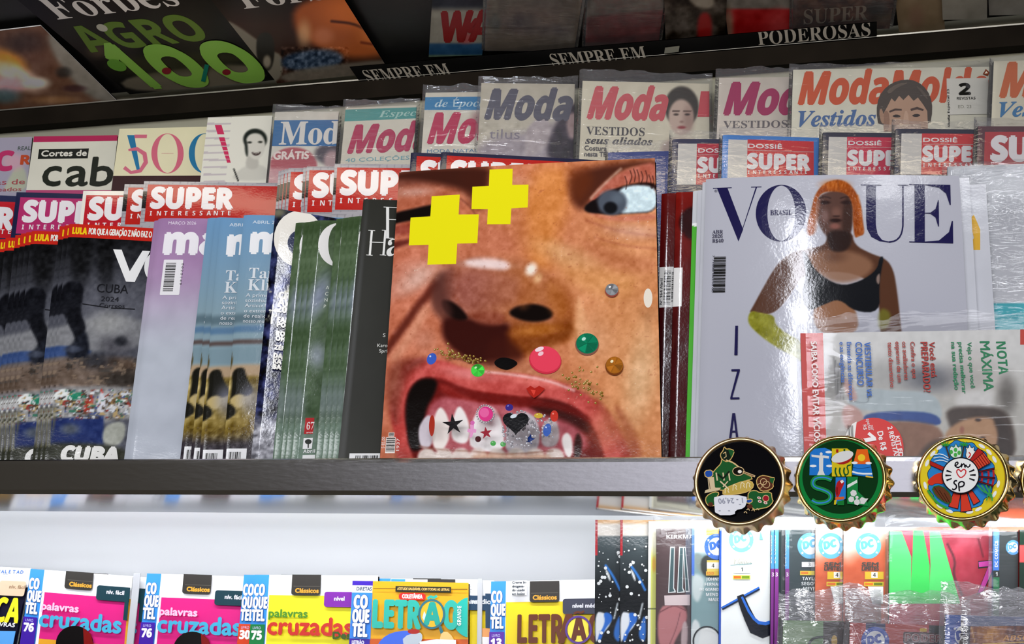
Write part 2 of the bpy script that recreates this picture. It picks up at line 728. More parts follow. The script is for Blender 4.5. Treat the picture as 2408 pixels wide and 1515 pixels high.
    def lines(s, txts, x, y, h, step, col, f='r', wfac=None, fat=0):
        for i, t in enumerate(txts):
            s.T(t, x, y + i * step, None if wfac is None else wfac * len(t) * h, h, col, f, fat=fat)

    # ---- build
    def build(s, name, label, cat='magazine', group=None, thick=0.004, m='gloss', edge='dddddd', spine=None, pages=True, sleeve=None,
              cover_name='cover'):
        root = empty(name, None, label, cat, group, s.matrix())
        w, h = s.w, s.h
        # spine, back
        t = thick
        e = hx(edge)
        sp = hx(spine) if spine is not None else e
        z0 = -(s.round or 0.0)

        def quad(P, c, nn):
            ab = np.array([(p[0], p[1]) for p in P])
            V = s.frame(ab, 0)
            V[:, 2] = [p[2] for p in P]
            s.V.append(V)
            s.C.append(np.concatenate([np.broadcast_to(c, (4, 3)), np.broadcast_to(nn, (4, 3))], 1))
            s.Fc.append(tuple(range(s.nv, s.nv + 4)))
            s.nv += 4
        bk = -t
        quad([(0, 0, z0), (0, h, z0), (0, h, bk), (0, 0, bk)], sp, (-1, 0, 0))
        quad([(0, 0, bk), (0, h, bk), (w, h, bk), (w, 0, bk)], e, (0, 0, -1))
        g = 0.00028

        # paper thickness of the front sheet
        def zz(a):
            return float(s.zf(np.array([a]))[0])
        nn = 8
        for i in range(nn):
            a0, a1 = w * i / nn, w * (i + 1) / nn
            quad([(a0, 0, zz(a0)), (a0, 0, zz(a0) - g), (a1, 0, zz(a1) - g), (a1, 0, zz(a1))], e, (0, 1, 0))
        quad([(w, 0, zz(w)), (w, 0, zz(w) - g), (w, h, zz(w) - g), (w, h, zz(w))], e, (1, 0, 0))
        V = np.concatenate(s.V)
        CN = np.concatenate(s.C)
        mesh(cover_name, V, s.Fc, MP[m] if isinstance(m, str) else m, root, CN[:, :3], CN[:, 3:])
        if pages:
            ins = 0.0006
            A = [ins] + [w * k / 10 for k in range(1, 10)] + [w - 2 * ins]
            V, Fc = [], []
            for a in A:
                top = zz(a) - g - 0.0001
                for b, z in ((ins, top), (h - ins, top), (h - ins, bk + g), (ins, bk + g)):
                    p = s.frame(np.array([(a, b)]), 0)[0]
                    V.append((p[0], p[1], z if z < top or z == top else top))
            k = len(A)
            for i in range(k - 1):
                for j in range(4):
                    Fc.append((i * 4 + j, i * 4 + (j + 1) % 4, (i + 1) * 4 + (j + 1) % 4, (i + 1) * 4 + j))
            Fc += [(3, 2, 1, 0), (k * 4 - 4, k * 4 - 3, k * 4 - 2, k * 4 - 1)]
            mesh('pages', V, Fc, M_PAGES, root)
        if sleeve:
            s.sleeve(root, t, **sleeve)
        s.root = root
        return root

    def sleeve(s, root, t, top=0.012, side=0.004, bot=0.0, m=None, seed=1, amp=0.0012, n=46, gap=0.0012, right=None, sag=0.0):
        w, h = s.w, s.h
        right = side if right is None else right
        A = np.linspace(-side, w + right, n)
        B = np.linspace(-top, h + bot - 0.001, n)
        a, b = np.meshgrid(A, B, indexing='ij')
        nz = fbm(a * 60 + b * 25, b * 60 - a * 30, seed, 3) - 0.47
        rd = np.abs(fbm(a * 30 + b * 45 + 7, b * 14 - a * 20, seed + 5, 2) - 0.37)
        wob = (fbm(a * 45, b * 0 + seed, seed + 2, 3) - 0.47) * 0.010 * (top / 0.012)
        bb = b + np.where(b < 0, wob * (-b / max(top, 1e-6)), 0) + sag * 0
        ina = np.minimum(np.minimum(a + side, w + right - a) / max(side, 1e-4), 1)
        inb = np.minimum((b + top) / max(top, 1e-4), 1)
        k = np.clip(ina, 0, 1) * np.clip(inb, 0, 1)
        zt = gap + s.zf(np.clip(a, 0, w)) + amp * 0.7 * np.abs(nz) + amp * 0.9 * rd
        zfront = -t / 2 * (1 - k) + zt * k + (1 - k) * amp * 3 * nz
        zback = -t / 2 * (1 - k) + (-t - 0.0006) * k + (1 - k) * amp * 3 * nz - 0.0003
        ab = np.stack([a.ravel(), bb.ravel()], 1)
        P = s.frame(ab, 0)
        V1, V2 = P.copy(), P.copy()
        V1[:, 2], V2[:, 2] = zfront.ravel(), zback.ravel()
        f1, f2 = grid_faces(n, n, 0, True), grid_faces(n, n, n * n)
        mesh('plastic_sleeve', np.concatenate([V1, V2]), [tuple(map(int, f)) for f in np.concatenate([f1, f2])], m or M_SLEEVE, root, smooth=True)


def stroke(pts, w, closed=False):
    P = np.array(pts, float)
    n = len(P)
    nxt, prv = np.roll(P, -1, 0), np.roll(P, 1, 0)
    if not closed:
        nxt[-1], prv[0] = P[-1], P[0]
    d1, d0 = nxt - P, P - prv
    l1, l0 = np.linalg.norm(d1, axis=1, keepdims=True), np.linalg.norm(d0, axis=1, keepdims=True)
    d1, d0 = d1 / np.maximum(l1, 1e-9), d0 / np.maximum(l0, 1e-9)
    t = d1 + d0
    t /= np.maximum(np.linalg.norm(t, axis=1, keepdims=True), 1e-9)
    nn = np.stack([-t[:, 1], t[:, 0]], 1)
    ref = np.where(l1 > 1e-9, d1, d0)
    cs = np.clip(np.abs((nn * np.stack([-ref[:, 1], ref[:, 0]], 1)).sum(1, keepdims=True)), 0.5, 1)
    ww = (np.asarray(w, float).reshape(-1, 1) if np.ndim(w) else w)
    o = nn * ww / 2 / cs
    V = np.concatenate([P + o, P - o])
    m = n if closed else n - 1
    return V, [(i, (i + 1) % n, (i + 1) % n + n, i + n) for i in range(m)]


def fan(src, spots, y0, floor, labels, group):
    """further copies of a magazine: each copy and each of its parts, standing on the same floor"""
    out = []
    for (TL, BL, yy), lab in zip(spots, labels):
        c = Cover(TL, BL, (TL[0] + 100, TL[1]), y0 + yy, floor, src.yaw, src.tilt)
        q = Matrix((src.r, src.ey, src.n)).transposed()
        # turn in the plane so that the left edges agree
        ang = math.atan2(c.d @ src.ey, c.d @ src.r) - math.atan2(src.d @ src.ey, src.d @ src.r)
        q = q @ Matrix.Rotation(ang, 3, 'Z')
        dn = Vector(np.array(q) @ np.array([src.kx, src.ky, 0]))
        rt = Vector(np.array(q)[:, 0])
        base = Vector(c.tl) + dn * src.h + rt * src.w / 2
        low = (Vector(c.tl) + dn * src.h).z + min(0.0, rt.z * src.w)
        sh = (floor + Cover.lift(math.radians(src.tilt)) - low) / dn.z
        base = base + dn * sh
        m = q.to_4x4()
        m.translation = base
        r = src.root.copy()
        COL.objects.link(r)
        r.matrix_world = m
        r['label'] = lab
        if group:
            r['group'] = group
        for ch in src.root.children:
            k = ch.copy()
            COL.objects.link(k)
            k.parent = r
        out.append(r)
    return out


ORD = ['first', 'second', 'third', 'fourth', 'fifth', 'sixth', 'seventh', 'eighth', 'ninth', 'tenth']

# ------------------------------------------------------------------ the rack: shelves, walls, lips
FL1, FL2, FL3 = -0.026, 0.015, 0.085      # floors of the three steps
Y1, Y2, Y3, YW = 0.0, 0.15, 0.25, 0.40    # depth of each step's foot line, of the wall
X0, X1 = -1.05, 0.75


def xs(V, x0=X0, x1=X1):
    """a section (y, z) drawn along the shelf"""
    n = len(V)
    P = [(x0, y, z) for y, z in V] + [(x1, y, z) for y, z in V]
    return P, [(i, (i + 1) % n, (i + 1) % n + n, i + n) for i in range(n)] + [tuple(range(n))[::-1], tuple(range(n, 2 * n))]


M_CREAM = mat('cream_wall_paint', (0.36, 0.35, 0.26), rough=0.7, var=0.06, bscale=6, bump=0.0004)
M_WHITE = mat('white_laminate', (0.78, 0.80, 0.84), rough=0.45, var=0.02, bscale=3)
M_STEEL = mat('brushed_steel', (0.62, 0.62, 0.64), rough=0.17, metal=1.0, bump=0.00010, bscale=30, stretch=(3, 9, 9), bump2=0.000012, bscale2=900)
M_MIRROR = mat('polished_reflector', (0.66, 0.67, 0.70), rough=0.15, metal=1.0, bump=0.00002, bscale=60)
M_DARK = mat('dark_brown_metal', (0.012, 0.009, 0.006), rough=0.75, spec=0.05, var=0.3, bscale=14)
M_BLACK = mat('black_board', (0.006, 0.006, 0.006), rough=0.4)
M_EDGE = mat('worn_metal_edge', (0.42, 0.40, 0.34), rough=0.35, metal=0.8)

shelf = empty('magazine_shelf', (0, 0.1, FL1), 'stepped magazine shelf with a brushed steel front lip', 'shelf')


def sec(name, V, m, parent, x0=X0, x1=X1, bev=0.0):
    P, Fc = xs(V, x0, x1)
    P = [(p[0], p[1] - parent.location.y, p[2] - parent.location.z) if parent else p for p in P]
    o = mesh(name, P, Fc, m, parent)
    if bev:
        md = o.modifiers.new('edge', 'BEVEL')
        md.width, md.segments = bev, 3
    return o


ZL = float(at_y(1204, 1166, 0.0)[2])
sec('front_lip', [(-0.0025, 0.0), (-0.0035, -0.003), (-0.0035, ZL + 0.004), (-0.0015, ZL), (0.003, ZL), (0.0015, ZL + 0.003), (0.0, ZL + 0.004), (0.0, 0.0), (-0.001, 0.001)],
    M_STEEL, shelf)
sec('shelf_board', [(0.0002, FL1 - 0.003), (YW - 0.002, FL1 - 0.003), (YW - 0.002, FL1), (0.0002, FL1)], M_WHITE, shelf)
sec('step', [(Y2 - 0.012, FL1), (YW - 0.002, FL1), (YW - 0.002, FL2), (Y2 - 0.012, FL2)], M_WHITE, shelf)
sec('step', [(Y3 - 0.003, FL2), (YW - 0.002, FL2), (YW - 0.002, FL3), (Y3 - 0.003, FL3)], M_WHITE, shelf)
YP = 0.048
pz = float(at_y(1204, 1211, YP)[2])
sec('lamp_reflector', [(0.003, ZL - 0.0002), (YP, pz), (YP, pz + 0.0012), (0.0045, ZL + 0.0008)], M_MIRROR, shelf)

wall = sec('wall_back', [(YW, FL1 - 0.003), (YW + 0.012, FL1 - 0.003), (YW + 0.012, 0.62), (YW, 0.62)], M_CREAM, None)
tag(wall, 'cream painted wall behind the top row of magazines', 'wall', kind='structure')

# lower bay: white back panel, floor
YB = 0.115
wl = sec('wall_lower', [(YB + 0.02, -0.40), (YB + 0.035, -0.40), (YB + 0.035, FL1 - 0.0035), (YB - 0.03, FL1 - 0.0035), (YB - 0.045, FL1 - 0.0035), (YB - 0.044, FL1 - 0.008),
                         (YB - 0.020, FL1 - 0.030), (YB - 0.002, FL1 - 0.055), (YB + 0.012, FL1 - 0.09), (YB + 0.02, FL1 - 0.14)], M_WHITE, None)
wl.data.polygons.foreach_set('use_smooth', [True] * len(wl.data.polygons))
tag(wl, 'smooth white back panel of the brightly lit lower shelf', 'wall', kind='structure')
lshelf = empty('lower_shelf', (0, 0.05, -0.33), 'white lower shelf board carrying puzzle books and comics', 'shelf')
sec('shelf_board', [(-0.06, -0.345), (YB + 0.02, -0.345), (YB + 0.02, -0.33), (-0.06, -0.33)], M_WHITE, lshelf)

# overhead rack: a board sloping down to the wall, magazines lying under it face down, a dark rail at its foot
YR = 0.375
SL = math.radians(15)
rail_top = at_y(1204, 160, YR)
rail_bot = at_y(1204, 203, YR)
ZT, ZB = float(rail_top[2]), float(rail_bot[2])
over = empty('overhead_rack', (0, YR, ZB), 'dark overhead magazine rack sloping out above the shelves', 'rack')
sec('rail', [(YR, ZB), (YR, ZT), (YR + 0.004, ZT), (YR + 0.024, ZB + 0.004), (YR + 0.024, ZB)], M_DARK, over)
sec('rail_edge', [(YR - 0.003, ZT - 0.0005), (YR - 0.003, ZT + 0.0012), (YR + 0.002, ZT + 0.0012), (YR + 0.002, ZT - 0.0005)], M_EDGE, over)
OD = np.array([0, -math.cos(SL), math.sin(SL)])
ON = np.array([0, -math.sin(SL), -math.cos(SL)])
OO = np.array([0, YR, ZT + 0.012])
L = 0.62
sec('sloping_board', [(OO[1], OO[2]), (OO[1] + OD[1] * L, OO[2] + OD[2] * L), (OO[1] + OD[1] * L, OO[2] + OD[2] * L + 0.015), (OO[1], OO[2] + 0.015)], M_BLACK, over)

# ------------------------------------------------------------------ front row, from the left
def A_cuba(p):
    p.fill('2b2c33')
    p.grad(0, 560, '17181c', 0, 700, '62646e')
    p.blob(250, 590, 22, 160, '0c0d10', .85, .6)
    p.blob(190, 600, 30, 90, '0c0d10', .8, .7)
    p.blob(255, 745, 110, 90, '70727c', .8, .9)
    p.poly([(120, 760), (350, 740), (350, 830), (100, 830)], '9fa0a2', .85, 8)
    p.blob(255, 760, 50, 30, 'b2b3b2', .9, .8)
    p.poly([(80, 812), (190, 815), (230, 835), (80, 842)], '3a5690', .95, 4)
    p.poly([(60, 842), (360, 838), (360, 915), (60, 915)], '7d6a5c', 1, 10)
    p.noise(.22, 24, 3, mask=sstep(820, 850, p.Y))
    p.blob(275, 815, 45, 25, '55545c', .8, .8)
    p.blob(285, 805, 16, 12, '23252c', .9, .6)
    p.blob(225, 850, 42, 22, '262a34', .8, .8)
    p.blob(290, 895, 70, 25, '3a342f', .9, .7)
    p.poly([(136, 700), (150, 665), (185, 660), (200, 680), (188, 735), (205, 770), (195, 790), (200, 840), (182, 830), (175, 790), (158, 760), (150, 735), (128, 745)], '15171f', 1, 4)
    p.poly([(178, 800), (203, 770), (215, 840), (170, 850), (150, 830)], '20242f', 1, 6)
    p.blob(172, 822, 22, 9, '4d5466', 1, .5)
    p.poly([(40, 912), (370, 908), (370, 990), (40, 1000)], '8d8c8a', 1, 6)
    p.noise(.5, 11, 8, mask=sstep(912, 925, p.Y) * sstep(1000, 980, p.Y))
    p.poly([(128, 925), (150, 912), (166, 922), (160, 945), (120, 940)], 'e8ece8', 1, 2)
    p.poly([(160, 930), (198, 920), (196, 938), (158, 944)], '2f8f6f', 1, 2)
    p.poly([(196, 975), (200, 940), (218, 925), (222, 950), (205, 975)], 'b03a2c', .9, 3)
    p.poly([(232, 930), (245, 920), (250, 960), (240, 980), (226, 970)], 'd8d8de', 1, 3)
    p.poly([(236, 920), (240, 914), (244, 930)], 'd63a32', 1, 2)
    p.poly([(255, 945), (300, 925), (305, 940), (256, 957)], '8a6a45', 1, 2)
    p.poly([(120, 985), (245, 980), (244, 1048), (118, 1048)], '1e2f66', 1, 3, False)
    p.blob(165, 1010, 25, 14, '6b6f6a', .7, .7)
    p.poly([(245, 1000), (300, 990), (290, 1050), (240, 1050)], 'b4b6a8', .9, 4)
    p.poly([(60, 1040), (300, 1046), (300, 1100), (60, 1100)], '33352a', 1, 8)
    p.noise(.10, 9, 5)
    zone = sstep(914, 922, p.Y) * sstep(992, 980, p.Y)
    for k, col in enumerate(('eceee8', '2a2c2a', '9a3a30', '3c7a62', 'b8a070', '4a5a8a', 'd8dce0', '5a4a3a')):
        p.mix(zone * sstep(.60, .64, fbm(p.X / 11, p.Y / 8, 101 + k * 7, 3)), col)
    z2 = sstep(838, 846, p.Y) * sstep(915, 905, p.Y)
    for k, col in enumerate(('3a322c', 'a08a74', '55504c')):
        p.mix(z2 * .8 * sstep(.58, .66, fbm(p.X / 16, p.Y / 9, 151 + k * 7, 3)), col)
    p.c *= np.where(p.Y < 905, .86, 1.0)[..., None]
    for i in range(3):
        p.line([(112 + 8 * i, 960), (108 + 8 * i, 1050)], 4, '6e6a48', .7)


cuba = Cover((163, 526), (98, 1080), (363, 540), 0.012, FL1, 24, wid=0.202)
cuba.round, cuba.bow = 0.0012, 0.003
cuba.paint(A_cuba, 3.2)
cuba.band(-0.01, 0.056, 'c8271c')
cuba.T('LULA', 170, 550, 34, 15, 'f5cf1c', 's', fat=.8)
cuba.T('POR QUE A GERAÇÃO Z NÃO FAZ O', 209, 552, 150, 14, 'f3eee4', 'r', fat=.7)
cuba.poly([(267, 589), (287, 590), (306, 641), (336, 593), (354, 594), (318, 666), (297, 665)], 'f4f4f2')
cuba.ell(366, 632, 26, 34, 'f4f4f2')
cuba.T('CUBA', 228, 689, 74, 20, '1c1d22', 'r')
cuba.T('2024', 238, 710, 42, 11, '25262c', 'r')
cuba.T('Correos', 234, 724, 60, 9, '25262c', 'r')
cuba.line([(194, 716), (255, 726)], 2, '1c1d22')
cuba.line([(262, 727), (318, 730)], 2, '1c1d22')
cuba.T('CUBA', 143, 1085, 140, 34, 'f0efe9', 's', sh=.12, fat=3)
cuba.build('magazine', 'front copy of the dark news magazine with red top strip and statue arm', 'magazine',
           'fanned news magazines about Cuba', 0.0034, edge='4a4a4e', spine='30313a')
fan(cuba, [((152, 528), (87, 1080), .0034), ((140, 530), (75, 1080), .0068), ((75, 536), (15, 1080), .0102), ((62, 538), (2, 1080), .0136),
           ((50, 540), (-10, 1080), .017), ((37, 541), (-22, 1080), .0204), ((14, 545), (-40, 1080), .0238), ((-4, 547), (-58, 1080), .0272)],
    0.012, FL1, ['%s copy behind the front dark news magazine with the red top strip' % ORD[i] for i in range(8)],
    'fanned news magazines about Cuba')


def A_mauve(p):
    p.fill('a884ac')
    p.grad(0, 515, '9a6f9f', 0, 700, 'b08fb4')
    p.grad(0, 620, 'ad8fb4', 0, 780, 'c3c7d2', .5)
    p.mix(sstep(640, 840, p.Y), 'bcc2cc')
    p.noise(.04, 40, 4)


mau = Cover((372, 513), (300, 1080), (488, 518), 0.018, FL1, 24, wid=0.2)
mau.round, mau.bow = 0.0022, 0.006
mau.paint(A_mauve, 6)
mau.T('MARÇO 2026', 396, 529, 66, 7, 'efe6f2', 'r')
mau.T('ma', 386, 597, 130, 60, 'f5f2f6', 's', fat=4.2)
mau.box(386, 612, 46, 82, 'f0eef0', 2)
mau.barcode(391, 620, 24, 66, True, 4, None)
mau.T('0 0 2 0 1 4 9', 428, 622, 50, 5, '333333', 'r', rot=90)
mau.build('magazine', 'front mauve magazine with white title letters and a barcode sticker', 'magazine', 'mauve magazines', 0.0036,
          edge='c9bccb', spine='9a7a9c')
fan(mau, [((363, 514), (291, 1080), .0068)], 0.018, FL1, ['rear mauve magazine, only its spine edge showing'], 'mauve magazines')


def A_blue(p):
    p.fill('7ea3bf')
    p.grad(0, 505, '6f9cc4', 0, 740, '8aa3ad')
    p.poly([(380, 738), (900, 738), (900, 760), (380, 760)], '5f7680', 1, 8)
    p.poly([(380, 766), (900, 766), (900, 782), (380, 782)], '5c7f9e', 1, 5)
    p.poly([(380, 798), (900, 800), (900, 812), (380, 808)], '5a4b48', 1, 5)
    p.poly([(380, 815), (900, 815), (900, 858), (380, 850)], '7f98a2', 1, 6)
    p.poly([(380, 856), (900, 860), (900, 930), (380, 930)], 'b89e7e', 1, 6)
    p.mix(sstep(880, 890, p.Y), '8a7434')
    p.noise(.42, 26, 12, mask=sstep(870, 900, p.Y))
    p.noise(.2, 7, 13, mask=sstep(870, 900, p.Y))
    p.poly([(545, 870), (575, 862), (580, 890), (600, 920), (580, 935), (560, 925), (538, 955), (545, 910)], '16150f', 1, 3)
    p.poly([(538, 940), (560, 925), (580, 935), (565, 965), (545, 950)], 'c4ae74', 1, 3)
    p.poly([(528, 945), (545, 950), (560, 970), (540, 985), (520, 990)], '1b1a14', 1, 3)
    p.line([(541, 826), (545, 845), (540, 866)], 6, '53451e', 1, 1.5)
    p.mix(sstep(1010, 1050, p.Y) * .8, '23223a')
    p.noise(.25, 9, 14, mask=sstep(1000, 1030, p.Y))
    p.blob(590, 940, 30, 40, 'a9abc2', .6, .8)


blu = Cover((573, 505), (523, 1080), (640, 508), 0.016, FL1, 24, wid=0.2)
blu.round, blu.bow = 0.002, 0.003
blu.paint(A_blue, 3.5)
blu.T('ABRIL 2026', 594, 526, 76, 7, 'dfe8f0', 'r')
blu.T('m', 590, 594, 74, 58, 'f6f7f8', 's', fat=4.2)
blu.T('ar', 672, 594, 88, 58, 'f6f7f8', 's', fat=4.2)
blu.T('Tamara', 585, 655, 130, 24, 'dfe6ea', 'b')
blu.T('Klink', 582, 684, 100, 26, 'dfe6ea', 'b')
for i, t in enumerate(['A primeira latina', 'sozinha a invernar no', 'Ártico fala sobre', 'o extremo frio', 'de realidade do', 'nosso mundo']):
    blu.T(t, 578 - i * 1.3, 699 + i * 12.2, len(t) * 6.4, 8, 'e4eaee', 'r')
blu.box(533, 1056, 48, 40, 'f2f2f2')
blu.barcode(539, 1064, 28, 30, False, 8, None, n=16)
blu.build('magazine', 'front copy of the pale blue magazine with a rocky landscape', 'magazine', 'fanned pale blue magazines', 0.0038,
          edge='b9c6d0', spine='9db6c8')
fan(blu, [((519, 506), (468, 1080), .0038), ((506, 514), (447, 1080), .0076), ((488, 516), (423, 1080), .0114)], 0.016, FL1,
    ['%s copy behind the front pale blue magazine' % ORD[i] for i in range(3)], 'fanned pale blue magazines')


def A_navy(p):
    p.fill('1c1f30')
    p.noise(.35, 30, 21)
    p.noise(.28, 9, 22)
    p.c *= np.array([.85, .9, 1.25])
    p.blob(690, 560, 80, 60, '26304e', .7, .8)
    p.mix(sstep(0.55, 0.7, fbm(p.X / 6, p.Y / 14, 5)) * sstep(665, 675, p.Y) * sstep(760, 740, p.Y), 'c6c3ad')
    p.mix(sstep(960, 1010, p.Y), '8f8f96')
    p.noise(.5, 8, 23, mask=sstep(960, 1010, p.Y))
    p.blob(655, 500, 20, 12, '8c8a70', .8, .8)


nav = Cover((648, 490), (590, 1080), (745, 506), 0.0185, FL1, 24, wid=0.2)
nav.round = 0.0012
nav.paint(A_navy, 3)
nav.ell(703, 562, 59, 66, 'f3efe4')
nav.ell(713, 572, 37, 33, '27304f')
nav.box(700, 585, 60, 14, 'f3efe4')
nav.T('†', 630, 750, 18, 36, 'e8e6da', 'r')
for i, (t, x, y, h) in enumerate([('CREATIVE', 655, 702, 16), ('AWARDS', 653, 718, 16), ('2026', 651, 734, 15), ('FABIO', 652, 757, 11), ('PORCHAT', 651, 769, 11),
                                  ('RODRIGO', 649, 790, 11), ('OHTAKE', 648, 802, 11), ('ZÉH', 645, 823, 10), ('DANI', 643, 843, 11), ('KATO', 642, 856, 11), ('BASTOS', 641, 869, 11)]):
    nav.T(t, x, y, None, h, 'f1efe6', 's' if 'É' not in t else 'r', fat=.9)
nav.build('magazine', 'navy magazine with a huge cream round letter, left of the green fan', 'magazine', None, 0.0038,
          edge='c8c8c2', spine='d8d4c4')


def A_green(p):
    p.fill('4a5f3f')
    p.grad(0, 505, '4d6142', 0, 1080, '42583c')
    p.noise(.10, 60, 31)
    p.blob(752, 690, 24, 60, '9aa0c0', .75, .9, 20)
    p.blob(750, 830, 24, 34, 'a9afc2', .7, .9)
    p.blob(708, 940, 16, 60, '8f98a2', .6, .9)
    p.poly([(690, 985), (760, 985), (760, 1090), (680, 1090)], '7c9184', .8, 14)
    p.noise(.10, 8, 33)


grn = Cover((833, 508), (781, 1080), (893, 509), 0.006, FL1, 24, wid=0.2)
grn.off = (92, 1)
grn.round = 0.0018
grn.paint(A_green, 6)
grn.poly([(788 + 10 - 48 * math.sin(t), 566 - 52 * math.cos(t)) for t in np.linspace(-.1, math.pi + .1, 20)] +
         [(788 + 10 - 24 * math.sin(t), 566 - 49 * math.cos(t)) for t in np.linspace(math.pi + .05, -.05, 20)], 'eceae6')
for i, t in enumerate('ACNP'):
    grn.T(t, 769 - i * 1.5, 672 + i * 15, None, 8, 'dfe5d8', 'r')
grn.box(724, 980, 21, 38, 'b9282b')
grn.T('67', 726, 1008, 18, 17, 'f0e0dc', 'i')
grn.T('anos', 726, 1017, 16, 5, 'f0e0dc', 'r')
grn.box(720, 1028, 22, 26, 'f2f2f0')
grn.ell(731, 1037, 8, 6, '30332f')
grn.line([(731, 1038), (731, 1052)], 3, '30332f')
grn.T('Abril', 719, 1064, 28, 8, 'f2f2f0', 's')
grn.box(718, 1069, 30, 16, 'f2f2f0')
grn.build('magazine', 'front copy of the green magazine, next to the olive black one', 'magazine', 'fanned green magazines', 0.0021,
          edge='7d8c74', spine='93a08a', pages=True)
fan(grn, [((820, 508), (769, 1080), .0022), ((807, 507), (756, 1080), .0044), ((792, 507), (741, 1080), .0066), ((741, 506), (683, 1080), .0088), ((729, 507), (668, 1080), .011),
          ((717, 508), (657, 1080), .0132), ((697, 509), (641, 1080), .0154)], 0.006, FL1,
    ['%s copy behind the front green magazine with the crescent letter' % ORD[i] for i in range(7)], 'fanned green magazines')

har = Cover((855, 468), (795, 1080), (935, 471), 0.0035, FL1, 24, wid=0.2)
har.round = 0.0006
har.paint(lambda p: (p.fill('212118'), p.noise(.015, 50, 41)), 12)
har.rect(908, 487, 915, 560, 'f0f0ea')
har.line([(902, 487), (960, 490)], 1.6, 'f0f0ea')
har.line([(908, 516), (960, 518)], 1.4, 'f0f0ea')
har.line([(903, 560), (925, 561)], 1.4, 'f0f0ea')
for x0 in (866, 898):
    har.poly([(x0 + 6, 542), (x0 + 11, 542), (x0 + 6, 600), (x0 + 1, 600)], 'f0f0ea')
    har.line([(x0, 542), (x0 + 16, 543)], 1.4, 'f0f0ea')
    har.line([(x0 - 5, 600), (x0 + 10, 601)], 1.4, 'f0f0ea')
har.line([(869, 570), (905, 571)], 1.4, 'f0f0ea')
har.T('a', 908, 602, 34, 58, 'f0f0ea', 'b')
har.T('S', 900, 793, 6, 8, 'e8e8e0', 'r')
har.T('Karol', 887, 817, 26, 8, 'e8e8e0', 'r')
har.T('Spritz', 891, 830, 30, 8, 'e8e8e0', 'r')
har.box(822, 1067, 72, 30, 'f0f0ee')
har.barcode(836, 1072, 54, 24, False, 5, None, n=22)
har.build('magazine', 'olive black magazine with thin white serif title, beside the close-up face cover', 'magazine', None, 0.0045, edge='c9c9c2', spine='d9d9d2', m='satin')

# ------------------------------------------------------------------ the close-up face cover
def XY(sc, ox, oy, pts):
    return [(ox + x / sc, oy + y / sc) for x, y in pts]


def fa(pts):
    return XY(3.168, 880, 360, pts)


def fb(pts):
    return XY(3.168, 880, 740, pts)


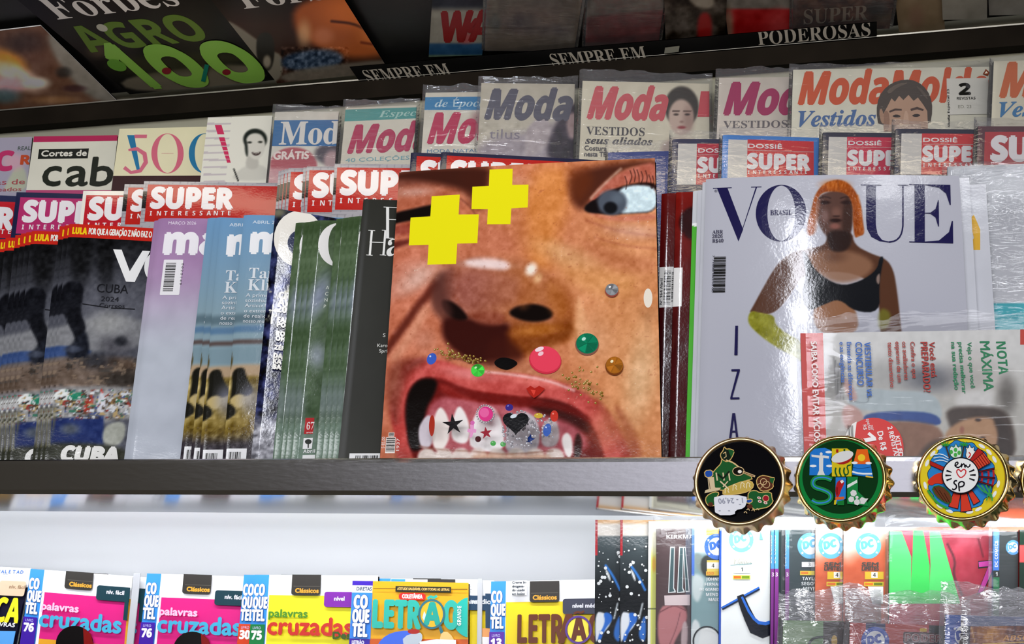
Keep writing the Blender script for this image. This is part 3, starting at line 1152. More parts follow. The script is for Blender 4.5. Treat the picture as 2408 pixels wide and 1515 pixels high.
def A_face(p):
    p.fill('c67a5c')
    p.grad(900, 700, 'c9785c', 1540, 760, 'd28a5e')
    # right cheek, golden; left cheek, rosy
    p.blob(1470, 760, 130, 300, 'dc9a68', .8, .9)
    p.blob(1510, 900, 60, 160, 'dda878', .55, .9)
    p.blob(1440, 1020, 150, 90, 'c98252', .7, .9)
    p.blob(980, 650, 90, 60, 'cf8068', .7, .9)
    p.poly([(1255, 395), (1340, 390), (1345, 470), (1310, 560), (1290, 660), (1240, 640), (1225, 500)], 'd88a48', .85, 30)
    p.blob(1180, 560, 70, 70, 'cb8058', .8, .9)
    # brows, lids, dark shade printed at the upper left
    p.poly([(925, 395), (1160, 390), (1145, 430), (1150, 470), (1090, 450), (1010, 432), (925, 432)], '3f1c14', .95, 16)
    p.blob(950, 440, 60, 20, '7d4a3c', .7, .9)
    p.poly([(1080, 400), (1155, 392), (1150, 480), (1120, 500), (1085, 440)], '4a2117', .75, 18)
    p.poly([(930, 440), (1010, 438), (1090, 470), (1100, 500), (1000, 486), (928, 496)], 'b5694f', .9, 10)
    p.poly([(900, 505), (960, 494), (1015, 482), (1035, 482), (1030, 506), (990, 515), (900, 532)], '120a0a', 1, 5)
    p.poly([(900, 532), (1000, 520), (1010, 545), (900, 560)], '9a4a3c', .9, 8)
    p.poly([(900, 572), (970, 560), (975, 572), (900, 592)], '5e221a', .85, 6)
    p.line([(1085, 470), (1110, 490), (1120, 510)], 5, '6b372a', .5, 4)
    # right eye
    p.poly([(1345, 400), (1540, 370), (1545, 395), (1480, 395), (1430, 430), (1395, 470), (1368, 500), (1340, 470)], '4a2218', .92, 16)
    p.poly([(1375, 490), (1410, 440), (1455, 408), (1500, 390), (1545, 380), (1545, 435), (1490, 428), (1440, 450), (1410, 470)], 'ba6a58', .95, 6)
    p.line([(1390, 468), (1430, 425), (1460, 398)], 6, 'd9b8a4', .6, 4)
    p.poly([(1368, 495), (1412, 462), (1455, 440), (1510, 428), (1545, 432), (1545, 452), (1500, 448), (1450, 460), (1420, 480)], '2a1413', 1, 4)
    p.poly([(1368, 496), (1400, 470), (1440, 450), (1490, 436), (1545, 442), (1545, 500), (1480, 503), (1420, 508)], '1a1216', 1, 4)
    p.poly([(1450, 446), (1495, 434), (1545, 440), (1545, 497), (1480, 502), (1455, 503)], 'd5e9ee', 1, 5)
    p.noise(.12, 9, 41, mask=((p.X > 1470) & (p.Y > 430) & (p.Y < 505)).astype(float))
    p.blob(1440, 478, 37, 32, '565d68', 1, .25)
    p.blob(1452, 468, 16, 14, '6a7580', .7, .8)
    p.blob(1436, 490, 17, 15, '14151b', 1, .35)
    p.poly([(1366, 496), (1400, 466), (1410, 508)], '150d10', 1, 6)
    for i, (x, y) in enumerate([(1482, 402), (1490, 398), (1498, 400), (1508, 404), (1518, 402), (1526, 412), (1534, 414), (1470, 416)]):
        p.line([(x, y), (x + 5, y + 14), (x - 1 + 3 * (i % 3), y + 30)], 2, '2c1512', .85, 1.2)
    p.poly([(1372, 500), (1440, 512), (1545, 500), (1545, 518), (1440, 524)], 'cf8069', .8, 6)
    p.line([(1380, 520), (1450, 545), (1545, 556)], 6, 'a3583e', .55, 5)
    p.line([(1400, 560), (1470, 580), (1545, 585)], 5, 'b0664a', .5, 5)
    # nose
    p.poly([(1035, 620), (1200, 600), (1290, 640), (1345, 700), (1358, 760), (1320, 800), (1180, 780), (1060, 770), (1018, 720), (1014, 670)], 'b4704f', .9, 16)
    p.blob(1110, 690, 90, 75, 'a06155', .85, .8)
    p.blob(1220, 690, 90, 60, 'b5713f', .7, .9)
    p.poly([(1016, 665), (1036, 640), (1070, 625), (1070, 690), (1050, 740), (1020, 715)], '7c4a40', .8, 14)
    p.poly([(1095, 612), (1150, 606), (1200, 618), (1196, 640), (1140, 632), (1098, 626)], 'f1d6d0', .95, 9)
    p.blob(1250, 636, 14, 18, 'fff0e0', .95, .7, 30)
    p.blob(1266, 656, 10, 14, 'efc492', .7, .9, 30)
    p.poly([(1300, 640), (1352, 700), (1362, 770), (1335, 812), (1300, 780), (1320, 720)], 'a8602c', .65, 14)
    p.poly([(1042, 740), (1085, 745), (1160, 762), (1200, 760), (1210, 800), (1205, 850), (1165, 862), (1100, 850), (1060, 820), (1038, 790)], '3a0f0c', .97, 12)
    p.poly([(1200, 752), (1290, 770), (1345, 745), (1352, 790), (1310, 815), (1240, 838), (1190, 850)], '80400f', .92, 14)
    p.blob(1265, 778, 62, 16, 'b8702c', .8, .8, -6)
    p.poly([(1190, 790), (1240, 838), (1210, 865), (1140, 868), (1150, 800)], '45160f', .85, 14)
    p.poly([(1036, 706), (1060, 708), (1085, 725), (1105, 752), (1080, 756), (1050, 742)], '160808', 1, 6)
    p.poly([(1192, 738), (1222, 718), (1262, 716), (1300, 730), (1302, 748), (1270, 760), (1225, 756)], '0f0606', 1, 6)
    p.poly([(1105, 735), (1190, 735), (1185, 768), (1120, 764)], '8f4a36', .8, 10)
    p.poly([(1100, 860), (1250, 845), (1330, 870), (1300, 905), (1180, 880)], 'b87a5c', .55, 16)
    # fold beside the nose
    p.line([(1024, 672), (985, 720), (945, 775), (905, 828)], 20, '64281c', .92, 9)
    p.line([(1000, 730), (965, 790), (930, 840)], 22, 'd69a7c', .55, 12)
    p.blob(960, 655, 60, 34, 'e6bfae', .5, .9, -30)
    # mouth
    lip = [(930, 905), (945, 862), (985, 842), (1040, 846), (1080, 862), (1125, 878), (1180, 878), (1240, 882), (1320, 900), (1390, 930), (1440, 985), (1485, 1078), (1490, 1100),
           (975, 1100), (925, 1020), (915, 960)]
    p.poly(lip, 'c95a54', 1, 7)
    p.blob(1110, 882, 70, 14, 'dc8480', .75, .8, 8)
    p.blob(1260, 900, 90, 12, 'e0796f', .8, .8, 9)
    p.line([(1140, 876), (1200, 882), (1290, 896), (1350, 920)], 6, 'f2c6c0', .75, 4)
    p.line([(960, 868), (985, 848), (1020, 845)], 8, 'd88a84', .6, 6)
    inn = [(958, 925), (985, 890), (1030, 888), (1070, 905), (1120, 925), (1200, 934), (1290, 940), (1350, 958), (1395, 1000), (1420, 1060), (1425, 1110), (985, 1110), (958, 1040), (950, 975)]
    p.poly(inn, '6d1714', 1, 7)
    p.poly([(1000, 950), (1060, 930), (1150, 945), (1230, 958), (1320, 965), (1370, 1000), (1395, 1080), (1000, 1080)], 'b9636a', 1, 10)
    p.poly([(1230, 935), (1330, 945), (1385, 990), (1390, 1030), (1330, 990), (1260, 975)], '3d0c0a', .95, 10)
    p.poly([(955, 930), (985, 890), (1032, 892), (1022, 930), (1002, 960), (996, 1010), (992, 1060), (965, 1062), (955, 1010)], '0d0505', 1, 7)
    p.poly([(926, 975), (952, 985), (958, 1060), (985, 1110), (940, 1110), (928, 1040)], 'c04a44', .95, 8)
    p.poly([(1030, 896), (1110, 925), (1220, 938), (1290, 944), (1240, 958), (1110, 945), (1040, 930)], '8f2620', .9, 8)

    def tooth(pts, col='efe6df', f=4):
        p.poly(pts, col, 1, f)
    tooth([(984, 1010), (992, 992), (1006, 976), (1018, 982), (1020, 1045), (1000, 1060), (986, 1045)], 'cfc6cd')
    tooth([(1016, 1040), (1020, 985), (1034, 955), (1050, 970), (1060, 1005), (1056, 1040), (1040, 1062), (1026, 1062)])
    tooth([(1060, 1030), (1066, 985), (1078, 954), (1092, 965), (1106, 1000), (1104, 1042), (1080, 1046)], 'f2ece8')
    tooth([(1104, 1035), (1112, 990), (1128, 960), (1160, 955), (1180, 985), (1188, 1030), (1184, 1060), (1150, 1066), (1108, 1055)], 'f6f0ee')
    tooth([(1188, 1050), (1194, 995), (1212, 972), (1240, 968), (1266, 990), (1272, 1030), (1264, 1062), (1235, 1072), (1196, 1066)], 'c9c2c6')
    tooth([(1272, 1040), (1276, 1000), (1292, 985), (1312, 992), (1318, 1030), (1308, 1052), (1282, 1054)], 'b9adae')
    tooth([(1320, 1040), (1326, 1022), (1338, 1018), (1348, 1040), (1346, 1075), (1334, 1080)], 'efe9e4')
    for x in (1000, 1040, 1080, 1120, 1165, 1210, 1255, 1300):
        p.blob(x + 5, 1078, 24, 24, 'e2d6cc', .95, .25)
    p.line([(985, 1050), (1040, 1060), (1110, 1062), (1190, 1072), (1300, 1062)], 4, '8d5a48', .55, 3)
    p.poly([(1110, 1064), (1200, 1072), (1300, 1066), (1290, 1100), (1110, 1100)], 'd09a78', .6, 8)
    p.poly([(1350, 1040), (1360, 1015), (1372, 1040), (1365, 1078), (1350, 1078)], '2a0a08', .9, 5)
    # deeper modelling of the photographed face
    p.poly([(925, 850), (985, 838), (1010, 850), (960, 880), (940, 940), (935, 1010), (912, 960), (908, 890)], '6e2a1e', .75, 14)
    p.poly([(1440, 940), (1490, 1000), (1515, 1090), (1480, 1090), (1462, 1020)], '9a4a2c', .8, 12)
    p.poly([(1390, 925), (1445, 975), (1490, 1078), (1470, 1090), (1425, 1000)], 'a03e30', .7, 8)
    p.poly([(1040, 900), (1110, 922), (1220, 936), (1330, 948), (1395, 985), (1385, 995), (1320, 965), (1220, 955), (1110, 945)], '701410', .8, 7)
    p.blob(1180, 972, 60, 10, 'c8747c', .5, .9)
    p.poly([(1012, 690), (1030, 645), (1050, 640), (1046, 690), (1070, 745), (1040, 755), (1016, 730)], '5a342e', .7, 12)
    p.poly([(1060, 640), (1200, 640), (1260, 690), (1190, 730), (1090, 720)], 'a8685c', .5, 22)
    p.poly([(1290, 650), (1325, 690), (1340, 740), (1310, 760), (1285, 710)], 'b0682c', .6, 14)
    p.poly([(1358, 690), (1378, 740), (1385, 800), (1362, 830), (1352, 770)], 'e6ac7c', .8, 12)
    p.poly([(1330, 400), (1372, 392), (1400, 420), (1372, 480), (1345, 470)], '6e3418', .7, 18)
    p.poly([(1290, 560), (1340, 600), (1420, 640), (1500, 650), (1480, 700), (1380, 690), (1310, 650)], 'd8985c', .6, 24)
    p.poly([(1370, 560), (1470, 600), (1540, 605), (1540, 640), (1450, 640), (1380, 600)], 'b46a48', .5, 16)
    p.blob(1010, 560, 60, 16, 'a65242', .4, .9)
    p.poly([(905, 620), (990, 640), (960, 690), (900, 720)], 'c47a62', .6, 14)
    p.poly([(1130, 520), (1200, 540), (1215, 600), (1120, 605), (1085, 580)], 'c2745a', .6, 20)
    p.poly([(1240, 640), (1262, 690), (1230, 740), (1212, 690)], 'b26a3a', .5, 14)
    p.c = np.clip(p.c + (p.c - .5) * .10 * np.clip(p.c * 3, 0, 1), 0, 1)
    for x, y, rx, ry, col, al, rot in ((985, 655, 60, 24, 'ecc8b8', .6, -32), (1330, 600, 80, 26, 'eab886', .5, 18), (1505, 890, 34, 120, 'f2d0a4', .5, 8), (1490, 545, 70, 20, 'e8baa8', .5, 4),
                                        (975, 452, 52, 12, 'deb4a6', .6, -4), (1400, 800, 50, 60, 'e6b088', .4, 0), (1430, 1010, 50, 60, 'd69a68', .4, 20), (1215, 430, 40, 16, 'e2a080', .5, 0),
                                        (930, 900, 18, 60, 'cc8a70', .3, 0), (1000, 800, 30, 30, 'd09078', .5, 0), (1140, 625, 62, 10, 'ffeae4', .5, 3)):
        p.blob(x, y, rx, ry, col, al, .95, rot)
    # skin grain, freckles, wet glints in the picture
    skin = sstep(0.35, 0.6, p.c[..., 0]) * sstep(0.9, 0.75, p.c[..., 2])
    p.noise(.10, 12, 51, mask=skin)
    p.noise(.05, 60, 52, mask=skin)
    fr = sstep(.63, .75, fbm(p.X / 7, p.Y / 6, 61, 3)) * skin * ((p.Y < 900) * 1.0)
    p.mix(fr * .35, 'a04a30')
    gl = sstep(.60, .70, fbm(p.X / 3.2, p.Y / 3.0, 63, 2))
    for x, y, rx, ry, a in ((985, 452, 50, 14, .9), (1495, 520, 60, 16, .9), (1470, 560, 60, 14, .7), (1345, 585, 40, 40, .7), (1505, 900, 36, 110, .6), (1350, 950, 50, 40, .6),
                            (985, 640, 50, 30, .8), (1220, 415, 60, 20, .6), (1400, 720, 60, 50, .4), (1430, 1010, 60, 40, .45), (1200, 480, 60, 40, .35)):
        q = ((p.X - x) / rx) ** 2 + ((p.Y - y) / ry) ** 2
        p.mix(gl * np.exp(-q) * a, 'fff0d8')


Cover.thick_next = True
face = Cover((938, 405), (893, 1078), (1540, 372), 0.006, FL1, 0)
Cover.thick_next = False
face.bow, face.round = 0.002, 0.0008
face.paint(A_face, 1.7)
Y_ = 'f7ee16'
face.poly(fa([(430, 325), (640, 315), (632, 463), (783, 463), (772, 677), (622, 680), (613, 832), (398, 835), (407, 687), (258, 690), (272, 483), (420, 475)]), Y_)
face.poly(fa([(863, 130), (1035, 125), (1032, 245), (1153, 243), (1147, 413), (1025, 420), (1018, 537), (845, 538), (850, 425), (728, 423), (735, 257), (858, 252)]), Y_)
rd = random.Random(3)


def gem(x, y, rx, ry, col, hi='ffffff', rot=0, dark=None, facets=0):
    if dark:
        face.ell(x - .5, y + 3, rx * 1.06, ry * 1.06, dark, 24, rot)
    face.ell(x, y, rx, ry, col, 24, rot)
    c = hx(col)
    for k in range(facets):
        t = 2 * math.pi * k / facets
        face.poly([(x, y), (x + rx * .95 * math.cos(t), y + ry * .95 * math.sin(t)), (x + rx * .95 * math.cos(t + .8), y + ry * .95 * math.sin(t + .8))],
                  np.clip(c * (.75 + .5 * rd.random()), 0, 1))
    face.ell(x - rx * .3, y - ry * .42, rx * .2, ry * .16, hi, 10, -30)


gem(1016, 845, 11, 14, '3f63c8', 'dfe8ff', 25)
gem(1125, 873, 16, 15, '48d848', 'c8ffc0', facets=8)
face.poly([(1163, 852), (1180, 842), (1205, 846), (1221, 856), (1210, 866), (1195, 873), (1180, 870), (1166, 862)], '0a080a', 2)
gem(1284, 847, 36, 30, 'f2455e', 'ffd0d8', 12, 'd8334a')
face.ell(1270, 824, 11, 5, 'ffe6ea', 12, -20)
gem(1382, 810, 26, 24, '0c7a55', 'bff0dc', 0, '8a5a4c', 7)
gem(1446, 861, 20, 20, 'a8641a', 'fff0c0', 0, '7a3c14', 6)
gem(1440, 684, 15, 14, '8c8e90', 'ffffff', 0, '9c4a3c', 6)
face.poly([(1240, 918), (1250, 911), (1260, 917), (1270, 911), (1284, 918), (1270, 932), (1258, 940), (1247, 930)], 'b8261c')
face.poly([(1250, 920), (1262, 922), (1258, 934)], 'e8483a')


def bead(x, y, r=3.0, c='8a6a24', h='f4e2a0'):
    face.ell(x, y, r, r, c, 8)
    face.ell(x - r * .3, y - r * .3, r * .4, r * .4, h, 6)


for k in range(60):
    t = rd.random()
    bead(1038 + 95 * t + rd.gauss(0, 4), 830 + 26 * t + rd.gauss(0, 5 * (1 - .4 * t)), 2.6)
for x, y in ((1061, 817), (1148, 858), (1030, 831)):
    bead(x, y, 2.8)
for k in range(46):
    t = rd.random()
    bead(1350 + 62 * t + rd.gauss(0, 14), 893 + 55 * t + rd.gauss(0, 13), 2.8)
for x, y in ((1331, 895), (1411, 876), (1378, 884), (1397, 888), (1345, 930), (1421, 942), (1407, 960), (1360, 922)):
    bead(x, y, 2.8)


def star(x, y, r, q, col, rot=0):
    face.poly([(x + (r if k % 2 == 0 else q) * math.sin(math.pi * k / 5 + rot), y - (r if k % 2 == 0 else q) * math.cos(math.pi * k / 5 + rot)) for k in range(10)], col)


def heart(x, y, w, h, col):
    face.poly([(x + w * math.sin(t) ** 3, y - h * (13 * math.cos(t) - 5 * math.cos(2 * t) - 2 * math.cos(3 * t) - math.cos(4 * t)) / 16) for t in np.linspace(0, 2 * math.pi, 30, endpoint=False)], col)


face.poly([(1029, 985), (1035, 1000), (1033, 1030), (1026, 1040), (1020, 1022), (1022, 995)], 'b0301e', 2)
star(1077, 1010, 26, 9, '171318', -.1)
star(1154, 1030, 15, 6, 'a02436', -.15)
star(1255, 1045, 13, 6, '1f3f8c', .2)
face.ell(1153, 986, 17, 17, 'e83a8c')
face.ell(1150, 983, 11, 11, 'f468a8')
for k in range(22):
    t = 2 * math.pi * k / 22
    bead(1153 + 20 * math.cos(t), 987 + 20 * math.sin(t), 2.3, '8a8088', 'ffffff')
face.poly([(1118, 1012), (1128, 1012), (1127, 1022), (1133, 1024), (1132, 1031), (1126, 1031), (1123, 1042), (1117, 1042), (1119, 1031), (1112, 1029), (1113, 1022), (1119, 1022)], 'f0a0d0')
face.ell(1124, 1008, 5, 5, 'e070b8')
face.ell(1137, 1046, 7, 7, '4a1018')
for x, y in ((1172, 1056), (1195, 1058)):
    gem(x, y, 6.5, 6, '4cae50', 'c8f0c0')
for k in range(120):
    t = rd.random()
    x, y = 1196 + 78 * rd.random(), 985 + 84 * rd.random()
    if ((x - 1233) / 42) ** 2 + ((y - 1028) / 44) ** 2 < 1:
        bead(x, y, rd.choice((2.4, 3.2)), 'a09ca2', 'ffffff')
for k in range(40):
    x, y = 1275 + 42 * rd.random(), 995 + 55 * rd.random()
    bead(x, y, 2.6, '9c9aa0', 'ffffff')
heart(1233, 1018, 30, 29, '0c0c12')
face.ell(1228, 1004, 8, 4.5, 'dfe8ee', 12, -20)
gem(1218, 984, 9, 8, '3a2a86', 'b0a8f0')
gem(1285, 1003, 10, 6, 'd8b43a', 'fff0b0')
gem(1321, 1004, 9, 13, 'd03424', 'ff9a88')
gem(1305, 1036, 9, 15, '3a62b8', 'cfe0ff', 12)
face.ell(1534, 733, 10, 22, 'f4ead8')
face.T('5 85,00', 932, 1076, 26, 7, 'f4e8e0', 'r', rot=-90)
face.barcode(937, 1052, 20, 34, True, 11, 'efe6de', n=18, pad=1)
face.barcode(943, 1041, 11, 8, True, 12, 'efe6de', n=8, pad=1)
face.T('1937', 966, 1082, 28, 7, 'f4e8e0', 'r', rot=-90)
face.build('magazine', 'thick magazine with a jewelled close-up face and two yellow crosses', 'magazine', None, 0.0085, edge='d8d4cc', spine='7a3a2c')

# ------------------------------------------------------------------ right half of the front row
red = Cover((1590, 452), (1572, 1078), (1690, 450), 0.030, FL1, 8, wid=0.2)
red.round = 0.001
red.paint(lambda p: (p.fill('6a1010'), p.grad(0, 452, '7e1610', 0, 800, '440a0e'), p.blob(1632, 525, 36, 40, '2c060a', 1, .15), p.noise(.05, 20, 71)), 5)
red.box(1553, 630, 52, 90, 'eceae6')
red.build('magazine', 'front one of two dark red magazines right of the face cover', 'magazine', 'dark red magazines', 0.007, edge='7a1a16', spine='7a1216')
red2 = Cover((1556, 455), (1538, 1078), (1650, 453), 0.0385, FL1, 8, wid=0.2)
red2.round = 0.001
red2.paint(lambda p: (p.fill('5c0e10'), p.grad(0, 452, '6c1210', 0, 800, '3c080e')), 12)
red2.box(1546, 628, 59, 94, 'efede9')
red2.barcode(1562, 637, 16, 78, True, 14, None, n=34)
red2.barcode(1580, 640, 14, 70, True, 15, None, n=30)
red2.T('Nº 164 Abril', 1557, 716, 62, 6, '222222', 's', rot=-90)
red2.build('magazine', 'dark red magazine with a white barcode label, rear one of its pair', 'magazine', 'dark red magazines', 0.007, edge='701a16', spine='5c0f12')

wg = Cover((1630, 449), (1612, 1078), (1760, 446), 0.0255, FL1, 8, wid=0.205)
wg.round = 0.0012
wg.paint(lambda p: (p.fill('55b83e'), p.mix(sstep(532, 528, p.Y), 'cfd2d6'), p.mix((p.Y > 524) * (p.Y < 531) * 1.0, 'ffffff')), 5, 3)
wg.build('magazine', 'magazine showing a bright green edge with a white top, left of the fashion issue', 'magazine', None, 0.0034, edge='dcdce0', spine='3fae30')
for i, (x, y0, ty) in enumerate(((1641, 0.0215, 447), (1652, 0.0177, 428))):
    c = Cover((x, ty), (x - 19, 1078), ((2318, 2279)[i], ty - (14, 10)[i]), y0, FL1, 2)
    c.round = 0.0012
    c.paint(lambda p: (p.fill('c9cbd2'), p.noise(.03, 50, 3)), 14)
    if i == 0:
        c.off = (0, 0)
        c.poly([(2280, 515), (2290, 505), (2305, 540), (2305, 588), (2272, 588), (2290, 560)], 'd8a93c')
    c.build('magazine', ['white magazine behind the fashion issue, its far edge printed with a yellow shape', 'white magazine directly behind the fashion issue, only its edges showing'][i],
            'magazine', None, 0.0034, edge='e0e0e6', spine='d2d2da')


def vo(pts):
    return XY(2.98, 1600, 390, pts)


def A_vogue(p):
    p.fill('b7b8c2')
    p.blob(1950, 560, 260, 300, 'bdbec8', .8, .9)
    p.blob(2000, 900, 300, 200, 'afb0bc', .8, .9)
    # arms and shoulders
    sk = '573626'
    p.poly(vo([(640, 760), (700, 680), (800, 610), (960, 590), (1020, 560), (1030, 480), (1200, 470), (1215, 570), (1330, 630), (1440, 665), (1490, 740), (1510, 860), (1535, 1060),
               (1560, 1300), (1400, 1300), (1390, 900), (1240, 760), (880, 760), (800, 860), (740, 960), (640, 1060), (480, 1040), (500, 1010), (560, 900)]), sk, 1, 2.5)
    p.poly(vo([(900, 620), (1180, 600), (1370, 690), (1300, 800), (1110, 850), (950, 770), (890, 690)]), '946a50', .85, 9)
    p.blob(1600 + 1080 / 2.98, 390 + 650 / 2.98, 30, 16, '5a3a2c', .6, .9)
    p.poly(vo([(920, 980), (1110, 930), (1230, 1010), (1250, 1200), (950, 1200)]), '946648', 1, 4)
    p.poly(vo([(1420, 700), (1490, 760), (1530, 1060), (1480, 1060), (1450, 850)]), '563626', .7, 8)
    # face
    p.poly(vo([(950, 240), (1050, 190), (1160, 200), (1205, 270), (1205, 400), (1190, 500), (1130, 545), (1060, 545), (990, 480), (950, 380)]), '5a3e36', 1, 3)
    p.poly(vo([(1150, 220), (1205, 270), (1205, 400), (1190, 500), (1140, 540), (1130, 400)]), '38241f', .8, 5)
    p.blob(1600 + 1010 / 2.98, 390 + 370 / 2.98, 10, 16, '8a6a64', .7, .8)
    p.poly(vo([(1020, 470), (1190, 470), (1200, 560), (1150, 620), (1060, 620), (1030, 570)]), '2a1c1a', .95, 5)
    p.blob(1600 + 1090 / 2.98, 390 + 345 / 2.98, 12, 14, '7c564a', .8, .8)
    for x in (1010, 1160):
        p.blob(1600 + x / 2.98, 390 + 275 / 2.98, 14, 5, '2a1a1a', .9, .5)
        p.line(vo([(x - 40, 245), (x, 232), (x + 40, 245)]), 3, '2e1c1a', .8, 1.5)
    p.blob(1600 + 1085 / 2.98, 390 + 400 / 2.98, 15, 5, '23100f', .9, .5)
    p.blob(1600 + 1080 / 2.98, 390 + 440 / 2.98, 13, 7, '8d5a50', .9, .6)
    p.poly(vo([(1060, 365), (1120, 365), (1110, 378), (1070, 378)]), '2e1c1a', .8, 2)
    # hair
    p.poly(vo([(1080, 112), (1160, 125), (1225, 190), (1265, 290), (1275, 400), (1290, 495), (1250, 510), (1215, 525), (1205, 400), (1205, 290), (1170, 215), (1080, 195), (985, 205),
               (950, 270), (945, 380), (935, 500), (885, 505), (890, 420), (920, 310), (935, 230), (990, 150)]), '9c4a16', 1, 2.5)
    p.blob(1600 + 1080 / 2.98, 390 + 150 / 2.98, 34, 12, 'c86c24', .7, .9)
    p.line(vo([(1235, 230), (1255, 350), (1262, 470)]), 7, 'c06420', .7, 4)
    p.line(vo([(1100, 120), (1110, 200)]), 3, '6a2c0c', .6, 2)
    p.noise(.16, 7, 81, mask=(p.c[..., 0] - p.c[..., 2] > .35) * (p.Y < 570) * 1.0, sx=.35)
    p.poly(vo([(935, 300), (985, 230), (960, 400), (945, 500), (890, 500), (895, 420)]), 'b06a48', .6, 5)
    # top
    bl = '15171c'
    p.poly(vo([(850, 605), (890, 640), (940, 755), (1110, 862), (1260, 825), (1375, 745), (1392, 650), (1425, 650), (1405, 740), (1390, 860), (1395, 1040), (1220, 1040), (1110, 945),
               (1010, 985), (880, 1040), (845, 900), (880, 800), (860, 680)]), bl, 1, 2)
    p.poly(vo([(1395, 760), (1392, 850), (1370, 830), (1370, 790)]), 'c0a090', .7, 2)
    # glove
    p.poly(vo([(490, 1022), (560, 1040), (660, 1060), (660, 1120), (740, 1190), (830, 1230), (900, 1330), (900, 1420), (800, 1350), (640, 1265), (500, 1150), (468, 1090)]), '8c8a26', 1, 2.5)
    p.noise(.14, 10, 83, mask=((p.c[..., 1] - p.c[..., 2] > .22) & (p.c[..., 0] - p.c[..., 1] < .1)) * 1.0)
    p.poly(vo([(1390, 1000), (1480, 1040), (1450, 1160), (1380, 1160)]), '75752a', .8, 6)


vog = Cover((1660, 421), (1640, 1076), (2256, 414), 0.0137, FL1, 2)
vog.bow, vog.round = 0.005, 0.0012
vog.paint(A_vogue, 2.2)
NV = '1e1b4a'
R = lambda pts, c=NV: vog.poly(vo(pts), c)
R([(228, 157), (360, 157), (360, 163), (228, 163)])
R([(256, 160), (330, 160), (440, 455), (407, 538)])
R([(428, 468), (528, 160), (538, 160), (411, 530)])
R([(495, 157), (568, 157), (568, 163), (495, 163)])
oo = lambda cx, rx, ry: [(cx + rx * math.cos(t), 347 + ry * math.sin(t)) for t in np.linspace(0, 2 * math.pi, 48, endpoint=False)]
A1, A2 = oo(704, 176, 198), oo(706, 97, 193)
V_ = vo(A1 + A2)
ab_ = vog.ab(np.array([q[0] for q in V_]), np.array([q[1] for q in V_]))
vog.tri(ab_, [(i, (i + 1) % 48, (i + 1) % 48 + 48, i + 48) for i in range(48)], NV)
R([(1260, 149), (1405, 149), (1405, 155), (1260, 155)])
R([(1520, 146), (1592, 146), (1592, 152), (1520, 152)])
R([(1298, 152), (1366, 152), (1366, 430), (1378, 495), (1410, 535), (1460, 546), (1455, 552), (1395, 545), (1335, 515), (1304, 460), (1298, 400)])
vog.line(vo([(1457, 549), (1505, 540), (1540, 505), (1555, 450), (1556, 400), (1556, 150)]), 3.6, NV, smooth=1)
R([(1638, 142), (1710, 140), (1710, 546), (1638, 546)])
R([(1600, 140), (1890, 138), (1890, 144), (1600, 146)])
R([(1600, 542), (1910, 542), (1910, 548), (1600, 548)])
vog.poly(vo([(1710, 140), (1890, 138), (1893, 278), (1886, 278), (1860, 200), (1810, 160), (1710, 144)]), NV)
vog.poly(vo([(1710, 546), (1910, 546), (1908, 392), (1900, 392), (1880, 470), (1810, 530), (1710, 541)]), NV)
vog.poly(vo([(1710, 339), (1750, 337), (1785, 310), (1803, 248), (1808, 248), (1810, 432), (1804, 432), (1785, 370), (1750, 345), (1710, 344)]), NV)
vog.T('BRASIL', 1811, 511, 51, 11.5, NV, 'b')
vog.T('ABR', 1675, 551, 25, 8, '2c2a44', 'b')
vog.T('2026', 1675, 561.5, 24, 8, '2c2a44', 'b')
vog.T('R$40', 1675, 572, 26, 8, '2c2a44', 'b')
vog.T('®', 1680, 454, 7, 6, NV, 'r')
vog.barcode(1679, 606, 28, 84, True, 21, None, n=42)
vog.T('7 71808 00210 00', 1676, 602, 86, 4, '2c2c3c', 'r', rot=90)
R2 = lambda pts, c=NV: vog.poly(XY(2.98, 1600, 720, pts), c)
R2([(385, 147), (404, 147), (401, 352), (378, 352)])
R2([(358, 451), (417, 451), (417, 463), (366, 640), (366, 648), (414, 648), (414, 661), (350, 661), (350, 648), (398, 465), (358, 465)])
R2([(364, 758), (384, 758), (408, 945), (392, 945), (375, 800), (356, 945), (340, 945)])
R2([(358, 880), (392, 880), (394, 893), (356, 893)])
vog.build('magazine', 'white fashion magazine with navy title and orange-bobbed woman in a black top', 'magazine', None, 0.0036, edge='dedee4', spine='cfd0d8')

# big white bagged magazine at the right end
wb = Cover((2228, 392), (2216, 1078), (2600, 378), 0.0365, FL1, 0, wid=0.23)
wb.paint(lambda p: (p.fill('c3c5ca'), p.grad(0, 400, 'b9bcc2', 0, 720, 'cfd1d6'), p.mix(sstep(713, 715, p.Y), '41b9c4'), p.noise(.03, 30, 91)), 5)
wb.build('magazine', 'white magazine with a turquoise band in crinkled clear plastic, at the right end', 'magazine', None, 0.005, edge='d6d6dc',
         sleeve=dict(top=0.006, side=0.004, seed=4, amp=0.0026, n=56, gap=0.001))


